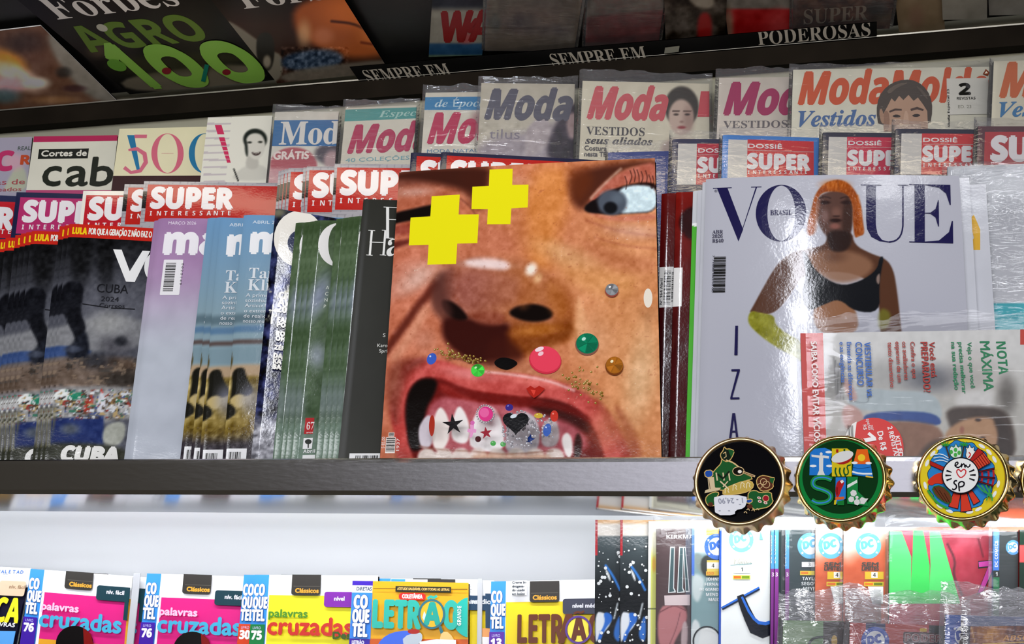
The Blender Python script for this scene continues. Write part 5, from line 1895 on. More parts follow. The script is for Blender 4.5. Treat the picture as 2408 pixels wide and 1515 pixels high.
cruz((106, 1341), (86, 1515), (347, 1358), .0335, 'pink crossword book of which only the right border shows, behind the clear divider')
cruz((72, 1338), (49, 1515), (312, 1356), .028, 'pink crossword book with turquoise lettering, left of the clear divider')
cruz((346, 1349), (328, 1515), (592, 1357), .023, 'pink crossword book with turquoise lettering, right of the clear divider', 1.02)
c, lab = puzzle((574, 1352), (559, 1515), (868, 1356), .0185, 'f0e020', '', '30', 'd4421e', None, '', 'puzzle book of which only a blue and orange-red left edge shows', k=1.03)
c.build('puzzle_book', lab, 'puzzle book', GP, .004, m='satin', edge='e8e6e0', spine='3a8fe0')
c, lab = puzzle((599, 1352), (587, 1515), (889, 1354), .0138, 'f1ea2a', '', '75', '14783c', '7a2a9c', 'nível', 'yellow crossword book with red lettering and a green number box', wc=('4f8a2c', 'c8342a'), k=1.04)
c.T('Desafio', 786, 1504, 80, 15, '3a5a20', 'r', fat=1.2)
c.build('puzzle_book', lab, 'puzzle book', GP, .004, m='satin', edge='e8e6e0', spine='3a8fe0')


def letrao(TL, BL, TR, y0, lab):
    k = 1.06
    c, lab = puzzle(TL, BL, TR, y0, 'e9cf1e', '', '13', '5a2a9e', '3a3c4c', 'nível médio', lab, words=('', ''), k=k)
    x, y = TL
    c.T('LETR', x + 64, y + 146, 106, 66, '63301a', 's', fat=1.4)
    c.T('A', x + 160, y + 146, 50, 66, '63301a', 's', fat=2)
    c.line([(x + 200 - 4, y + 78), (x + 206, y + 73), (x + 212, y + 77), (x + 220, y + 72)], 5, '63301a', smooth=1)
    c.ell(x + 207, y + 116, 26, 28, 'efe04a')
    c.T('A', x + 191, y + 140, 34, 52, '63301a', 's', fat=2)
    c.T('O', x + 232, y + 146, 34, 66, '63301a', 's', fat=1.4)
    c.ring(x + 207, y + 116, 29, 31, 5, '5a3a8c')
    c.box(x + 50, y + 1, 36, 34, 'fafafa')
    c.lines(['Creme bi-', 'drogena-', 'do usado', 'em bolos'], x + 52, y + 8, 5.5, 9, '4a5058', 'r', fat=.4)
    c.build('puzzle_book', lab, 'puzzle book', GP, .0035, m='satin', edge='e8e6e0', spine='b8404a')
    return c


lt = letrao((1155, 1368), (1151, 1515), (1420, 1363), .0065, 'yellow word-search book with dark brown letters, beside the comics')
for (TL, TR, y0, lab) in (((886, 1361), (1128, 1363), .0190, 'yellow puzzle book mostly hidden behind the orange word-search book'),
                          ((920, 1362), (1162, 1366), .0142, 'yellow puzzle book with a navy tab behind the right-hand clear divider')):
    c, lab = puzzle(TL, (TL[0] - 5, 1515), TR, y0, 'e9cf1e', '', '13', '5a2a9e', '24405c', 'nível', lab, words=('', ''), k=1.0)
    c.box(TR[0] - 19, TL[1] + 36, 19, 80, '24405c')
    c.T('médio', TR[0] - 50, TL[1] + 60, 44, 11, 'd8dce4', 'r', fat=.6)
    c.box(TR[0] - 26, TL[1] + 118, 20, 22, 'e8a060')
    c.box(TR[0] - 26, TL[1] + 138, 26, 20, 'f0ecec')
    c.build('puzzle_book', lab, 'puzzle book', GP, .0034, m='satin', edge='e8e6e0')

# the orange word-search collection, standing in front
c = Cover((829, 1366), (821, 1515), (1102, 1371), .0085, FL4, 0, 20)
c.paint(A_flat('e2a51c', .01), 20)
c.poly([(815, 1502), (1110, 1504), (1110, 1530), (815, 1530)], 'cc5a1e')
c.box(829, 1366, 48, 12, '3c22a6')
c.box(828, 1377, 48, 17, 'f4f4f6')
c.T('DIRETAS', 839, 1389, 35, 8, '4a5a70', 'r', fat=.4)
c.box(828, 1394, 48, 108, '3a86e4')
c.box(822, 1502, 48, 40, '3c22a0')
c.T('LETRÃO', 828, 1515, 28, 8, 'e8e4f4', 'r', fat=.6)
for i, t in enumerate(('CO', 'QUE', 'TEL')):
    for col, ft in (('1c4f9c', 2.6), ('fafafa', 1.2)):
        c.T(t, (833, 830, 830)[i], 1431 + 33.5 * i, (31, 38, 34)[i], 30, col, 's', fat=ft)
c.box(932, 1380, 129, 13, '22261c')
c.T('ATITUDE SAUDÁVEL COM TODAS AS LETRAS', 936, 1389, 121, 5.5, 'd8b468', 'r', fat=.4)
c.line([(880, 1386), (932, 1386)], 1.5, '5a4410')
c.line([(1061, 1388), (1101, 1388)], 1.5, '5a4410')
c.ell(1110, 1454, 44, 48, '22b2a4', 32)
c.box(940, 1396, 63, 17, 'd8281e', 8)
c.T('COLETÂNEA', 948, 1409, 47, 9, 'f6f0ec', 'r', fat=.7)
c.T('LETR', 879, 1477, 110, 64, '30b0a0', 's', fat=2.4)
c.T('O', 1046, 1480, 34, 64, '30b0a0', 's', fat=2.4)
c.line([(1008, 1411), (1015, 1405), (1022, 1409), (1030, 1404)], 6, '30b0a0', smooth=1)
c.ell(1018, 1447, 29, 33, 'e6b42a')
c.poly([(1000, 1440), (1008, 1455), (1014, 1468), (1004, 1470), (996, 1455)], 'c8dce0')
c.T('A', 1000, 1472, 37, 52, '22a294', 's', fat=2.4)
c.ring(1018, 1447, 29, 33, 5, '2e6c78')
c.poly([(1034, 1478), (1040, 1474), (1046, 1490), (1040, 1496)], '2e6c78')
c.T('GRANDE', 1087, 1474, 46, 9, 'eef6f4', 's', rot=-90)
c.poly([(886, 1530), (900, 1505), (925, 1490), (960, 1485), (990, 1490), (985, 1530)], '3f68d8', 1)
c.poly([(950, 1500), (990, 1488), (998, 1500), (990, 1520), (952, 1522)], 'b8c2cc', 1)
c.ell(976, 1488, 14, 6, 'a8241c')
c.poly([(1042, 1488), (1060, 1490), (1078, 1520), (1050, 1530), (1036, 1510)], 'e8c27a', 1)
c.poly([(990, 1512), (1030, 1506), (1075, 1508), (1076, 1530), (990, 1530)], 'e6e6ea')
c.build('puzzle_book', 'orange word-search book with turquoise letters and a printed magnifying glass', 'puzzle book', GP, .0042, m='satin', edge='e0e0da', spine='3a86e4')

M_CLEAR = mat('grey_acrylic', (0.46, 0.47, 0.50), rough=0.25, spec=0.5)
for i, (tx, bx, ty, w, lab) in enumerate(((322, 305, 1352, 16, 'grey acrylic divider between the two pink crossword books'), (1129, 1127, 1362, 11, 'grey acrylic divider between the orange and the yellow word-search books'))):
    y0 = (.0235, .0105)[i]
    c = Cover((tx - w / 2, ty), (bx - w / 2, 1515), (tx + w / 2, ty), y0 - .001, FL4, 0, 20)
    root = empty('shelf_divider', None, lab, 'divider', 'acrylic dividers', c.matrix())
    V, Fc = box_vf(-c.w / 2, c.w / 2, 0.001, c.h, -0.0012, 0.0004)
    V = [(x + y * (-c.kx) / (-c.ky) * -1 * -1 if False else x + (c.h + 0) * 0 + (y * (c.kx / c.ky)), y, z) for x, y, z in V]
    md = mesh('panel', V, Fc, M_CLEAR, root).modifiers.new('edge', 'BEVEL')
    md.width = .0003

# ------------------------------------------------------------------ lower shelf: comics
GC = 'comics on the lower shelf'
CY = .0025


def logo(c, x, y, r, col='3aa0e0', in_='f4f6f8', star=True, al=None):
    c.ell(x, y, r, r * 1.02, col)
    c.ell(x, y - r * .02, r * .68, r * .70, in_)
    c.T('DC', x - r * .5, y + r * .26, r * 1.0, r * .55, col, 's', sh=.1, rot=-14, fat=r * .05)
    if star:
        for a in (-2.5, -.4, .7, 2.4):
            sx, sy = x + r * .84 * math.cos(a), y + r * .84 * math.sin(a)
            c.poly([(sx + r * .13 * (1 if k % 2 == 0 else .42) * math.sin(math.pi * k / 5), sy - r * .13 * (1 if k % 2 == 0 else .42) * math.cos(math.pi * k / 5)) for k in range(10)], in_)


def comic(TL, TR, i, fill, lab, dy=0.0, sleeve=None, spine=None, paint=None, wid=None, BLx=None, res=4, art=None, m='gloss'):
    c = Cover(TL, (TL[0] - 2 if BLx is None else BLx, 1515), TR, CY + dy, FL4, 10, 8, wid=wid)
    c.paint(paint or A_flat(fill, .02), res)
    if art:
        art(c)
    c.build('comic_book', lab, 'comic', GC, .003, m=m, edge='e4e2dc', spine=spine or fill, sleeve=sleeve)
    return c


SC_ = dict(top=.009, side=.003, n=36, amp=.0007, m=M_SMOOTH)


def A_snow(x0):
    def f(p):
        p.fill('20262a')
        p.grad(0, 1262, '59666a', 0, 1400, '14191c')
        p.mix(sstep(1264, 1258, p.Y), 'f6efe4')  # overexposed lamp light on the cover's top, painted in as white
        p.mix(sstep(1236, 1226, p.Y) * .7, 'f0a858')
        p.poly([(x0, 1440), (x0 + 18, 1440), (x0 + 40, 1455), (x0 + 32, 1475), (x0 + 8, 1500), (x0, 1515)], 'e8eef4', 1, 2)
        p.poly([(x0 + 18, 1440), (x0 + 36, 1442), (x0 + 42, 1458), (x0 + 22, 1480), (x0 + 10, 1515), (x0 + 4, 1500), (x0 + 24, 1465)], '2f6fd0', 1, 2)
        p.poly([(x0 + 60, 1440), (x0 + 46, 1470), (x0 + 42, 1500), (x0 + 60, 1515)], '3a7ad4', 1, 3)
        p.line([(x0 + 24, 1330), (x0 + 42, 1355), (x0 + 58, 1388)], 5, '3a86e0', 1, 1.5)
        p.poly([(x0 + 22, 1334), (x0 + 34, 1352), (x0 + 36, 1370), (x0 + 28, 1356)], 'f0f4f4', 1, 1.5)
        p.line([(x0 + 52, 1420), (x0 + 44, 1455)], 4, 'c8d0d4', .9, 1.5)
    return f


rs = random.Random(8)
for i, (x, lab) in enumerate(((1400, 'comic with white snow specks on black, leftmost of the comics'), (1459, 'comic with white snow specks on black, right of its twin'))):
    def art(c, x=x):
        c.box(x, 1222, 5.5, 84, 'c8323c')
        for k in range(46):
            y = 1265 + rs.random() ** .9 * 245
            c.ell(x + 6 + rs.random() * 60, y, *([rs.choice((1.2, 1.6, 2.4, 4.0))] * 2), 'f2f6f6', 8)
    comic((x, 1223), (x + 150, 1224), i, '20262a', lab, spine='2a1418', paint=A_snow(x), art=art, res=2.2, wid=.15)

comic((1525, 1226), (1700, 1226), 2, 'eef0a0', 'thin comic with a pale yellow spine beside the two snow comics', paint=lambda p: (p.fill('e6ea78'), p.mix(sstep(1320, 1280, p.Y), 'fbf6d8'),
      p.mix((p.X < 1530) * 1.0, 'f6f6ee'), p.blob(1538, 1328, 5, 20, 'f2b42c', .9, .5), p.mix((np.abs(p.Y - 1431) < 1.2) * 1.0, '3a4a2a')), res=2.5, spine='f4f2e0', wid=.15)


def a4(c):
    c.T('KIRKMAN', 1567, 1267, 76, 9, 'f4f0ee', 's')
    for x in (1573, 1594):
        c.poly([(x - 2, 1395), (x + 3, 1286), (x + 14, 1286), (x + 12, 1383), (x + 16, 1390), (x + 16, 1394)], 'e8eeee')
        c.poly([(x + .5, 1393), (x + 5, 1289), (x + 12, 1289), (x + 10, 1384), (x + 13, 1391)], '3f5e62')
    c.poly([(1606, 1286), (1612, 1286), (1622, 1393), (1612, 1393)], 'e8eeee')
    c.poly([(1608, 1289), (1611, 1289), (1619, 1390), (1613, 1390)], '3f5e62')
    c.poly([(1562, 1401), (1622, 1399), (1622, 1424), (1563, 1424)], 'ecd8d8')


comic((1544, 1243), (1690, 1243), 3, '553c3c', 'brown comic with tall outlined teal letters in clear plastic', dy=-.0026, paint=lambda p: (
    p.fill('4f3838'), p.poly([(1546, 1430), (1580, 1420), (1612, 1426), (1618, 1460), (1590, 1500), (1580, 1530), (1548, 1530)], 'c47c7e', 1, 3),
    p.line([(1552, 1440), (1585, 1422), (1612, 1436)], 3, '7a4448', .9, 1), p.line([(1600, 1440), (1590, 1480), (1575, 1515)], 2, '7a4448', .8, 1),
    p.poly([(1604, 1462), (1618, 1462), (1616, 1530), (1600, 1530)], 'c8b0b0', 1, 2), p.mix((p.X > 1612) * (p.Y < 1400) * .7, '5c6a80')), art=a4, res=2.5, sleeve=dict(SC_, seed=41), wid=.15)


def a5(c):
    c.box(1627, 1243, 6.5, 110, '4a7ad8')
    c.box(1661, 1243, 30, 16, 'f0b850')
    logo(c, 1686, 1286, 30, '3a72d4')
    c.box(1662, 1318, 60, 28, 'ead060')
    c.box(1662, 1323, 60, 15, 'f6f4ea')
    c.T('4', 1673, 1335, None, 9, '3a3a30', 's')
    c.box(1660, 1344, 60, 10, 'e8c040')
    c.T('ROXO', 1662, 1352, 16, 6, 'e06a28', 's')
    for i, t in enumerate(('JOHNS', 'FERNANDEZ', 'DI GIANDO', 'MENDOZA', 'MAIOLO')):
        c.T(t, (1660, 1657, 1645, 1660, 1666)[i], 1366 + 12 * i, None, 7, 'f2f4f4', 's')
    c.ring(1662, 1508, 32, 34, 3.5, '1c2628')


comic((1627, 1243), (1780, 1243), 4, '8fb0b4', 'pale teal comic with a round blue emblem and white author names', dy=-.0031, paint=lambda p: (
    p.fill('86a6aa'), p.mix(sstep(1310, 1290, p.Y), 'f2f4f2'), p.poly([(1628, 1300), (1652, 1302), (1656, 1350), (1640, 1345)], '8a9a94', 1, 4), p.poly([(1646, 1305), (1700, 1305), (1700, 1360), (1650, 1360)], '2c342c', 1, 3),
    p.poly([(1628, 1345), (1660, 1360), (1650, 1400), (1640, 1420), (1626, 1400)], 'e4ecea', .8, 5), p.blob(1662, 1508, 32, 34, 'eef2f0', 1, .1),
    p.poly([(1628, 1450), (1650, 1470), (1640, 1530), (1620, 1530)], 'e0e8e8', 1, 3)), art=a5, res=2.5, spine='4a7ad8', sleeve=dict(SC_, seed=42), wid=.15)


def a6(c):
    c.box(1691, 1243, 6, 300, '2f56b4')
    logo(c, 1743, 1270, 29, '7fd0ec', 'f6fafa')
    c.T('Sem', 1720, 1318, 30, 9, 'c8c8b8', 'i')
    c.T('Limites', 1724, 1327, 44, 9, 'a8a898', 'i')
    c.line([(1717, 1330), (1768, 1326)], 1.4, '5a8a8c')
    c.box(1724, 1333, 40, 15, 'd4ecee')
    c.T('1', 1742, 1344, None, 9, '3a3a38', 's')
    c.box(1723, 1353, 41, 9.5, 'd8e060')
    c.box(1725, 1355, 17, 6, 'e07030')
    c.box(1744, 1355, 18, 6, '7a9a28')
    c.line([(1697, 1432), (1785, 1384)], 8, '1c2a44')
    c.line([(1697, 1430), (1785, 1382)], 4, '2f6fd4')
    c.poly([(1788, 1250), (1794, 1270), (1785, 1270)], '7fcfe8')
    c.line([(1740, 1400), (1755, 1440), (1780, 1490), (1830, 1470)], [16, 22, 30, 30], '1c2028', smooth=1)
    c.line([(1744, 1404), (1766, 1450), (1790, 1470), (1830, 1458)], [5, 6, 8, 8], '2f6fd4', smooth=1)


comic((1692, 1243), (1850, 1243), 5, 'eff3f2', 'white comic with a blue rod drawn across it and a pale round emblem', dy=-.0036, art=a6, spine='2f56b4', res=10, wid=.16)


def asp(x, w=9):
    def f(c):
        c.box(x, 1246, w, 92, '5aa6e8')
        c.box(x, 1338, w, 200, '8c3f94')
        c.T('DC COMICS', x + 1.6, 1325, 66, 5, 'e4f0f8', 's', rot=-90)
        c.T('3', x + 1.5, 1356, 5.5, 9, 'f0e4f0', 's')
    return f


for i, x in enumerate((1813, 1822)):
    comic((x, 1246), (x + 150, 1246), 6, '2c3a3a', '%s of two blue and purple comic spines right of the white comic' % ('left' if i == 0 else 'right'), dy=-.0046 - .0024 * i,
          art=asp(x), spine='8c3f94', res=8, wid=.15)


def a9(c):
    asp(1847)(c)
    logo(c, 1905, 1284, 30, '6ab8e8')
    c.box(1885, 1322, 60, 12, 'f0f2f2')
    c.T('3', 1900, 1332, None, 8, '666666', 's')
    c.box(1881, 1343, 60, 10, 'e8d040')
    c.box(1883, 1345, 17, 6, 'e8862c')
    for i, t in enumerate(('TAYLOR', 'SEGOVIA', 'MEYER')):
        c.T(t, (1886, 1884, 1888)[i], 1365 + 12 * i, None, 8, 'e8eeee', 's')


comic((1847, 1246), (2000, 1246), 7, '38474a', 'dark grey-green comic with a pale blue emblem and three author names', dy=-.0090, art=a9, spine='8c3f94', res=8, sleeve=dict(SC_, seed=43), wid=.15)


def orange(x, dx):
    def f(c):
        logo(c, x + 36 + dx, 1284, 30, '6cc4ea')
        for i, t in enumerate(('SEM', 'LIMITES')):
            c.T(t, x + 20 + dx, 1332 + 10 * i, 40, 9, '44443c', 'r', sh=.1, fat=.6)
        c.box(x + 27 + dx, 1345, 44, 18, 'f0c828')
        c.box(x + 42 + dx, 1346, 15, 14, 'f6f2e8')
        c.T('4', x + 46 + dx, 1357, None, 9, '2c2c20', 's')
        c.box(x + 25 + dx, 1369, 46, 10, 'e8d030')
        c.box(x + 27 + dx, 1371, 19, 6, 'e8782c')
        c.box(x + 48 + dx, 1371, 20, 6, '6a7a28')
        c.poly([(x + 34 + dx, 1380), (x + 70 + dx, 1380), (x + 70 + dx, 1420), (x + 44 + dx, 1420)], 'f0f0ee')
    return f


def A_or(x):
    return lambda p: (p.fill('e2683c'), p.mix(sstep(1345, 1280, p.Y + .5 * np.abs(p.X - x - 8)), 'fbf4ec'), p.noise(.06, 20, 4))


for i, (x, dx, lab) in enumerate(((1918, 0, 'orange comic with a round pale emblem, next to the dark grey-green comic'), (1984, 22, 'orange comic with a round pale emblem, left of the green and crimson one'))):
    comic((x, 1240), (x + 150, 1240), 8, 'e2683c', lab, dy=-.0090 - .0004 * i, paint=A_or(x), art=orange(x, dx), res=4, spine='f0a070', sleeve=dict(SC_, seed=44 + i), wid=.15)


def a12(c):
    g1, g2 = '58f078', '3ce860'
    c.poly([(2090, 1250), (2120, 1250), (2143, 1310), (2142, 1420), (2090, 1420)], g1)
    c.poly([(2146, 1300), (2148, 1234), (2168, 1234), (2186, 1330), (2186, 1420), (2140, 1420)], g2)
    c.poly([(2188, 1330), (2186, 1250), (2210, 1250), (2258, 1420), (2184, 1420)], g1)
    c.poly([(2300, 1320), (2336, 1317), (2336, 1345), (2312, 1392), (2296, 1400), (2322, 1335), (2300, 1338)], '1c141c')
    c.poly([(2301, 1322), (2334, 1319), (2334, 1340), (2312, 1390), (2299, 1396), (2324, 1332), (2302, 1334)], 'e048b4')


comic((2092, 1248), (2338, 1247), 9, 'b8283c', 'crimson comic with bright green slashes and a magenta numeral seven, in clear plastic', dy=-.0098, art=a12, res=3,
      paint=lambda p: (p.fill('bc2c42'), p.mix(sstep(1310, 1260, p.Y) * .5, 'c06a78'), p.noise(.12, 26, 9), p.line([(2228, 1280), (2248, 1320), (2240, 1350), (2262, 1400)], 5, '3a1018', .8, 2),
                       p.line([(2300, 1265), (2312, 1310)], 4, '4a1822', .7, 2)), spine='58f078', sleeve=dict(SC_, seed=46, amp=.0014, top=.012))


def a13(c):
    c.box(2336, 1250, 14, 92, '3f80e0')
    c.box(2336, 1342, 14, 16, '16241e')
    c.box(2336, 1358, 14, 100, '1c7a48')
    c.T('DC COMICS', 2346, 1334, 62, 7, 'e8f0f8', 's', rot=-90)
    c.T('1', 2341, 1355, None, 9, 'f0f0f0', 's')
    logo(c, 2382, 1288, 17, '5aa0e4')


comic((2336, 1250), (2520, 1250), 10, '2e3636', 'black comic with a blue and green spine and a small round emblem', dy=-.0130, art=a13, spine='3f80e0', sleeve=dict(SC_, seed=47), wid=.16)
comic((2398, 1246), (2540, 1246), 11, 'b84040', 'comic with a red panel, cut by the picture\'s right edge', dy=-.0145, paint=lambda p: (p.fill('20332a'), p.mix((p.Y > 1282) * (p.Y < 1322) * 1.0, 'cc4a4a')), wid=.15, res=4)

# the front row of bagged comics at the lower right
CY = -.019
SF_ = dict(top=.024, side=.004, n=46, amp=.0034, m=M_CRINKLE)


def b1(c):
    c.line([(1900, 1530), (1905, 1505), (1925, 1498), (1950, 1500)], 6, '2c4038', smooth=2)
    c.poly([(1936, 1462), (2050, 1462), (2050, 1530), (1936, 1530)], '2a2218')
    c.ell(1962, 1508, 7, 14, 'c8a23a')


comic((1842, 1459), (2060, 1463), 12, '8fae84', 'pale green comic with a dark right half, in crinkled plastic', paint=lambda p: (p.fill('7fa274'), p.blob(1880, 1490, 40, 30, 'a4bc98', .8, .8)), art=b1, sleeve=dict(SF_, seed=51), res=4)


def b2(c):
    c.poly([(2036, 1466), (2082, 1466), (2082, 1490), (2036, 1490)], '1c2c5c')
    logo(c, 2058, 1508, 33, '2f56b8')
    c.poly([(2184, 1470), (2290, 1470), (2290, 1530), (2184, 1530)], '2c2f2c')
    c.box(2124, 1486, 80, 28, '3a1414', 4)
    c.T('PODER', 2128, 1508, 86, 17, 'b8a8a4', 's', fat=1.2)
    c.T('PODER', 2128, 1508, 86, 17, '7a3434', 's', fat=-.0)
    c.box(2162, 1478, 17, 8, 'd8b030', 3)
    c.line([(2004, 1468), (2022, 1510), (2024, 1530)], 2, 'e8a0a0')


comic((1999, 1464), (2270, 1474), 13, 'b8443c', 'red comic with a round blue emblem and metallic letters, in crinkled plastic', dy=-.005, art=b2, sleeve=dict(SF_, seed=52), res=6)
comic((2224, 1446), (2420, 1452), 14, '3c62b8', 'blue comic in crinkled plastic, just left of the golden brown one', dy=-.0085, art=lambda c: (logo(c, 2268, 1496, 34, '2f50b0'),), sleeve=dict(SF_, seed=53), wid=.1, res=6)


def b4(c):
    c.box(2272, 1474, 10, 80, '1c1c30')
    c.T('ABSOLUTO', 2357, 1507, 128, 12, 'e8a03a', 's', sh=.2)
    c.line([(2310, 1515), (2420, 1510)], 3, 'e8b42c')


comic((2272, 1474), (2520, 1470), 15, '7a3410', 'golden brown comic with metallic lettering in crinkled plastic', dy=-.0125, art=b4, paint=lambda p: (
    p.fill('6e2c0c'), p.blob(2330, 1490, 40, 40, 'd08a2c', .9, .8), p.noise(.25, 12, 13, sx=.4), p.line([(2284, 1476), (2292, 1510)], 3, 'f0c06a', .9, 2)), sleeve=dict(SF_, seed=54), res=3)

# ------------------------------------------------------------------ overhead rack: magazines lying under the sloping board
def over_mag(TL, BL, TR, k, paint, label, cat='magazine', art=None, m='satin', sleeve=None, res=4, thick=.0025, group='magazines under the overhead rack', wid=None, name='magazine'):
    c = Cover(TL, BL, TR, 0, 0, plane=(OO + ON * k, ON), wid=wid)
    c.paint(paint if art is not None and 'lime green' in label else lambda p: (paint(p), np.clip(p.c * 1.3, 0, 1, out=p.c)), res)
    if art:
        art(c)
    c.build(name, label, cat, group, thick, m=m, edge='77746c', sleeve=sleeve)
    return c


def A_o0(p):
    p.fill('6a4a38')
    p.blob(20, 150, 50, 30, 'e89a34', .95, .6, 30)
    p.blob(40, 180, 70, 26, 'f2d2bc', .95, .6, 25)
    p.blob(20, 200, 40, 22, 'e8a8ac', .95, .6)
    p.blob(90, 195, 30, 14, 'e8e0cc', .9, .7)
    p.blob(10, 225, 40, 20, '4a6a70', .8, .7)
    p.blob(130, 235, 60, 10, 'c09060', .6, .8)
    p.poly([(100, 80), (150, 75), (330, 240), (230, 248), (150, 170)], '8a857a', 1, 10)
    p.blob(60, 100, 50, 26, '3a2a22', .9, .7)
    p.blob(150, 170, 20, 14, '2c2a28', .8, .6)
    p.blob(175, 208, 30, 9, '3a2024', .8, .6)
    p.noise(.08, 20, 14)


over_mag((-190, 95), (20, 272), (96, 61), .010, A_o0, 'dim magazine with an orange and grey picture, leftmost under the overhead rack', res=4)


def a_f(c):
    c.T('Forbes', 136, 46, 318, 42, 'f0ece8', 'b')
    c.T('AGRO', 214, 122, 306, 48, '64862c', 's', fat=1.2)
    c.ell(240, 65, 14, 8, 'c8c8b8', 16, 20)
    # the big figures
    c.T('1', 335, 207, 46, 84, '92cc54', 's', fat=4)
    c.T('O', 416, 203, 100, 76, '92cc54', 's', fat=5)
    c.T('O', 540, 193, 108, 76, '92cc54', 's', fat=5)
    c.ell(392, 165, 11, 8, '8a1e2c')
    c.ell(533, 168, 10, 7, '8a1e2c')
    c.line([(487, 150), (478, 190)], 10, '14806c')
    c.ell(275, 152, 24, 12, '6aa83a', 20, 20)


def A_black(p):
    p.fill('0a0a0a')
    p.poly([(270, 180), (600, 140), (640, 200), (310, 222)], '77705f', 1, 5)
    p.poly([(230, 135), (600, 110), (610, 150), (280, 185)], '3a3a24', .8, 16)
    p.blob(230, 120, 30, 20, '6a5a44', .7, .8)


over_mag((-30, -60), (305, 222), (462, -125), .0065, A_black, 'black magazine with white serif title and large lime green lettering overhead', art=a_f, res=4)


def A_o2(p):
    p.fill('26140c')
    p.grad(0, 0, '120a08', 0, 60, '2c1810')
    p.poly([(527, 45), (560, 60), (640, 120), (666, 130), (662, 198), (560, 210), (520, 120)], '6d685c', 1, 4)
    p.poly([(604, 80), (636, 74), (648, 110), (640, 165), (615, 170), (602, 130)], '1c1a16', 1, 3)
    p.blob(628, 145, 10, 16, '7d7668', 1, .5)
    p.poly([(690, 10), (800, -20), (900, 20), (940, 80), (920, 130), (820, 140), (740, 110), (690, 70)], '9a4f24', .95, 14)
    p.blob(820, 30, 70, 40, 'b8622c', .9, .8)
    p.blob(715, 80, 18, 34, 'c8a078', .7, .8)
    p.blob(760, 85, 26, 22, 'b06a48', .9, .7)
    p.line([(780, 50), (830, 55), (860, 70)], 6, '3a1a10', .9, 3)
    p.blob(890, 80, 46, 30, 'c4733a', .8, .8)
    p.line([(850, 100), (900, 108), (930, 100)], 6, '5a2214', .8, 3)
    p.poly([(660, 125), (800, 110), (810, 160), (665, 170)], '344c66', .8, 8)
    p.noise(.3, 8, 15, mask=(p.Y > 110) * (p.X < 820) * (p.X > 660) * 1.0)
    p.poly([(660, 165), (1000, 130), (1000, 175), (660, 200)], '6a655a', .85, 6)
    p.poly([(945, 60), (998, 66), (992, 130), (975, 130), (950, 100)], '8a1c1c', .9, 5)
    p.poly([(870, -10), (905, 10), (930, 60), (900, 40)], '9aa09c', .7, 6)


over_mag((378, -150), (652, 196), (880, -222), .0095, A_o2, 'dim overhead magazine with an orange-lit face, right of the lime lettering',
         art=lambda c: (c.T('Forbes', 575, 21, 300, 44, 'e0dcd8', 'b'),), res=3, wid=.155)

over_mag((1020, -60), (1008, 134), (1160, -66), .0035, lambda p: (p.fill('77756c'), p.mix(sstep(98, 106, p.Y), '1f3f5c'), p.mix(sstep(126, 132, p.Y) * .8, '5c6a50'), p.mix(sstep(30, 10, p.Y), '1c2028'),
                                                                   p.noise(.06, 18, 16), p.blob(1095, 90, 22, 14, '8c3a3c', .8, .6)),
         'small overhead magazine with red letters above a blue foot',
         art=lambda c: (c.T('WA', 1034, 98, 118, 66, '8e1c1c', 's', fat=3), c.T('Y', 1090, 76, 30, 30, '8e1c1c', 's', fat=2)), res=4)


def A_beige(p):
    p.fill('7a6c58')
    p.blob(1250, 50, 80, 40, '8c6e5c', .9, .8)
    p.blob(1225, 55, 40, 24, '4c3636', .8, .8)
    p.blob(1300, 70, 50, 14, '5a4440', .7, .8)
    p.blob(1165, 55, 14, 22, '3a3f38', .8, .7)
    p.noise(.12, 24, 17)


SO_ = dict(top=.005, side=.004, n=36, amp=.0016)
over_mag((1146, -60), (1140, 119), (1378, -60), .0065, A_beige, 'beige overhead magazine in creased clear plastic', sleeve=dict(SO_, seed=61))
over_mag((1384, -60), (1376, 112), (1572, -64), .0035, lambda p: (p.fill('736a60'), p.mix(sstep(28, 40, p.Y + .1 * (p.X - 1450)), '7c1c1c'), p.noise(.16, 24, 18), p.mix(sstep(96, 104, p.Y) * .7, '6a6458')),
         'overhead magazine with a dark red lower half, right of the beige one', sleeve=dict(SO_, seed=62))
over_mag((1560, -60), (1566, 122), (1712, -66), .0065, lambda p: (p.fill('2c2620'), p.noise(.25, 22, 19), p.poly([(1640, 30), (1675, 30), (1672, 115), (1640, 110)], '7c1414', .9, 6), p.poly([(1610, -10), (1680, -10), (1680, 20), (1640, 20)], '8a8478', .8, 6)),
         'dark overhead magazine with a red streak, between two red ones')
over_mag((1695, -60), (1714, 100), (1866, -66), .0035, lambda p: (p.fill('7e1416'), p.mix(sstep(26, 16, p.Y), '5a5650'), p.blob(1712, 60, 14, 50, '6a604c', .8, .7), p.blob(1830, 50, 30, 30, '8e3030', .7, .8), p.noise(.08, 20, 20)),
         'dark red overhead magazine left of the brown foliage one')
over_mag((1868, -60), (1864, 72), (2112, -66), .0065, lambda p: (p.fill('5a3624'), p.noise(.3, 14, 21), p.blob(2080, 40, 40, 20, '77705c', .7, .8), p.blob(2060, 20, 30, 20, '1c201c', .8, .8)),
         'brown foliage-patterned overhead magazine with stencilled white letters',
         art=lambda c: (c.T('SUPER', 1890, 57, 148, 33, 'd8ccb8', 'b', rot=-3),), sleeve=dict(SO_, seed=63))
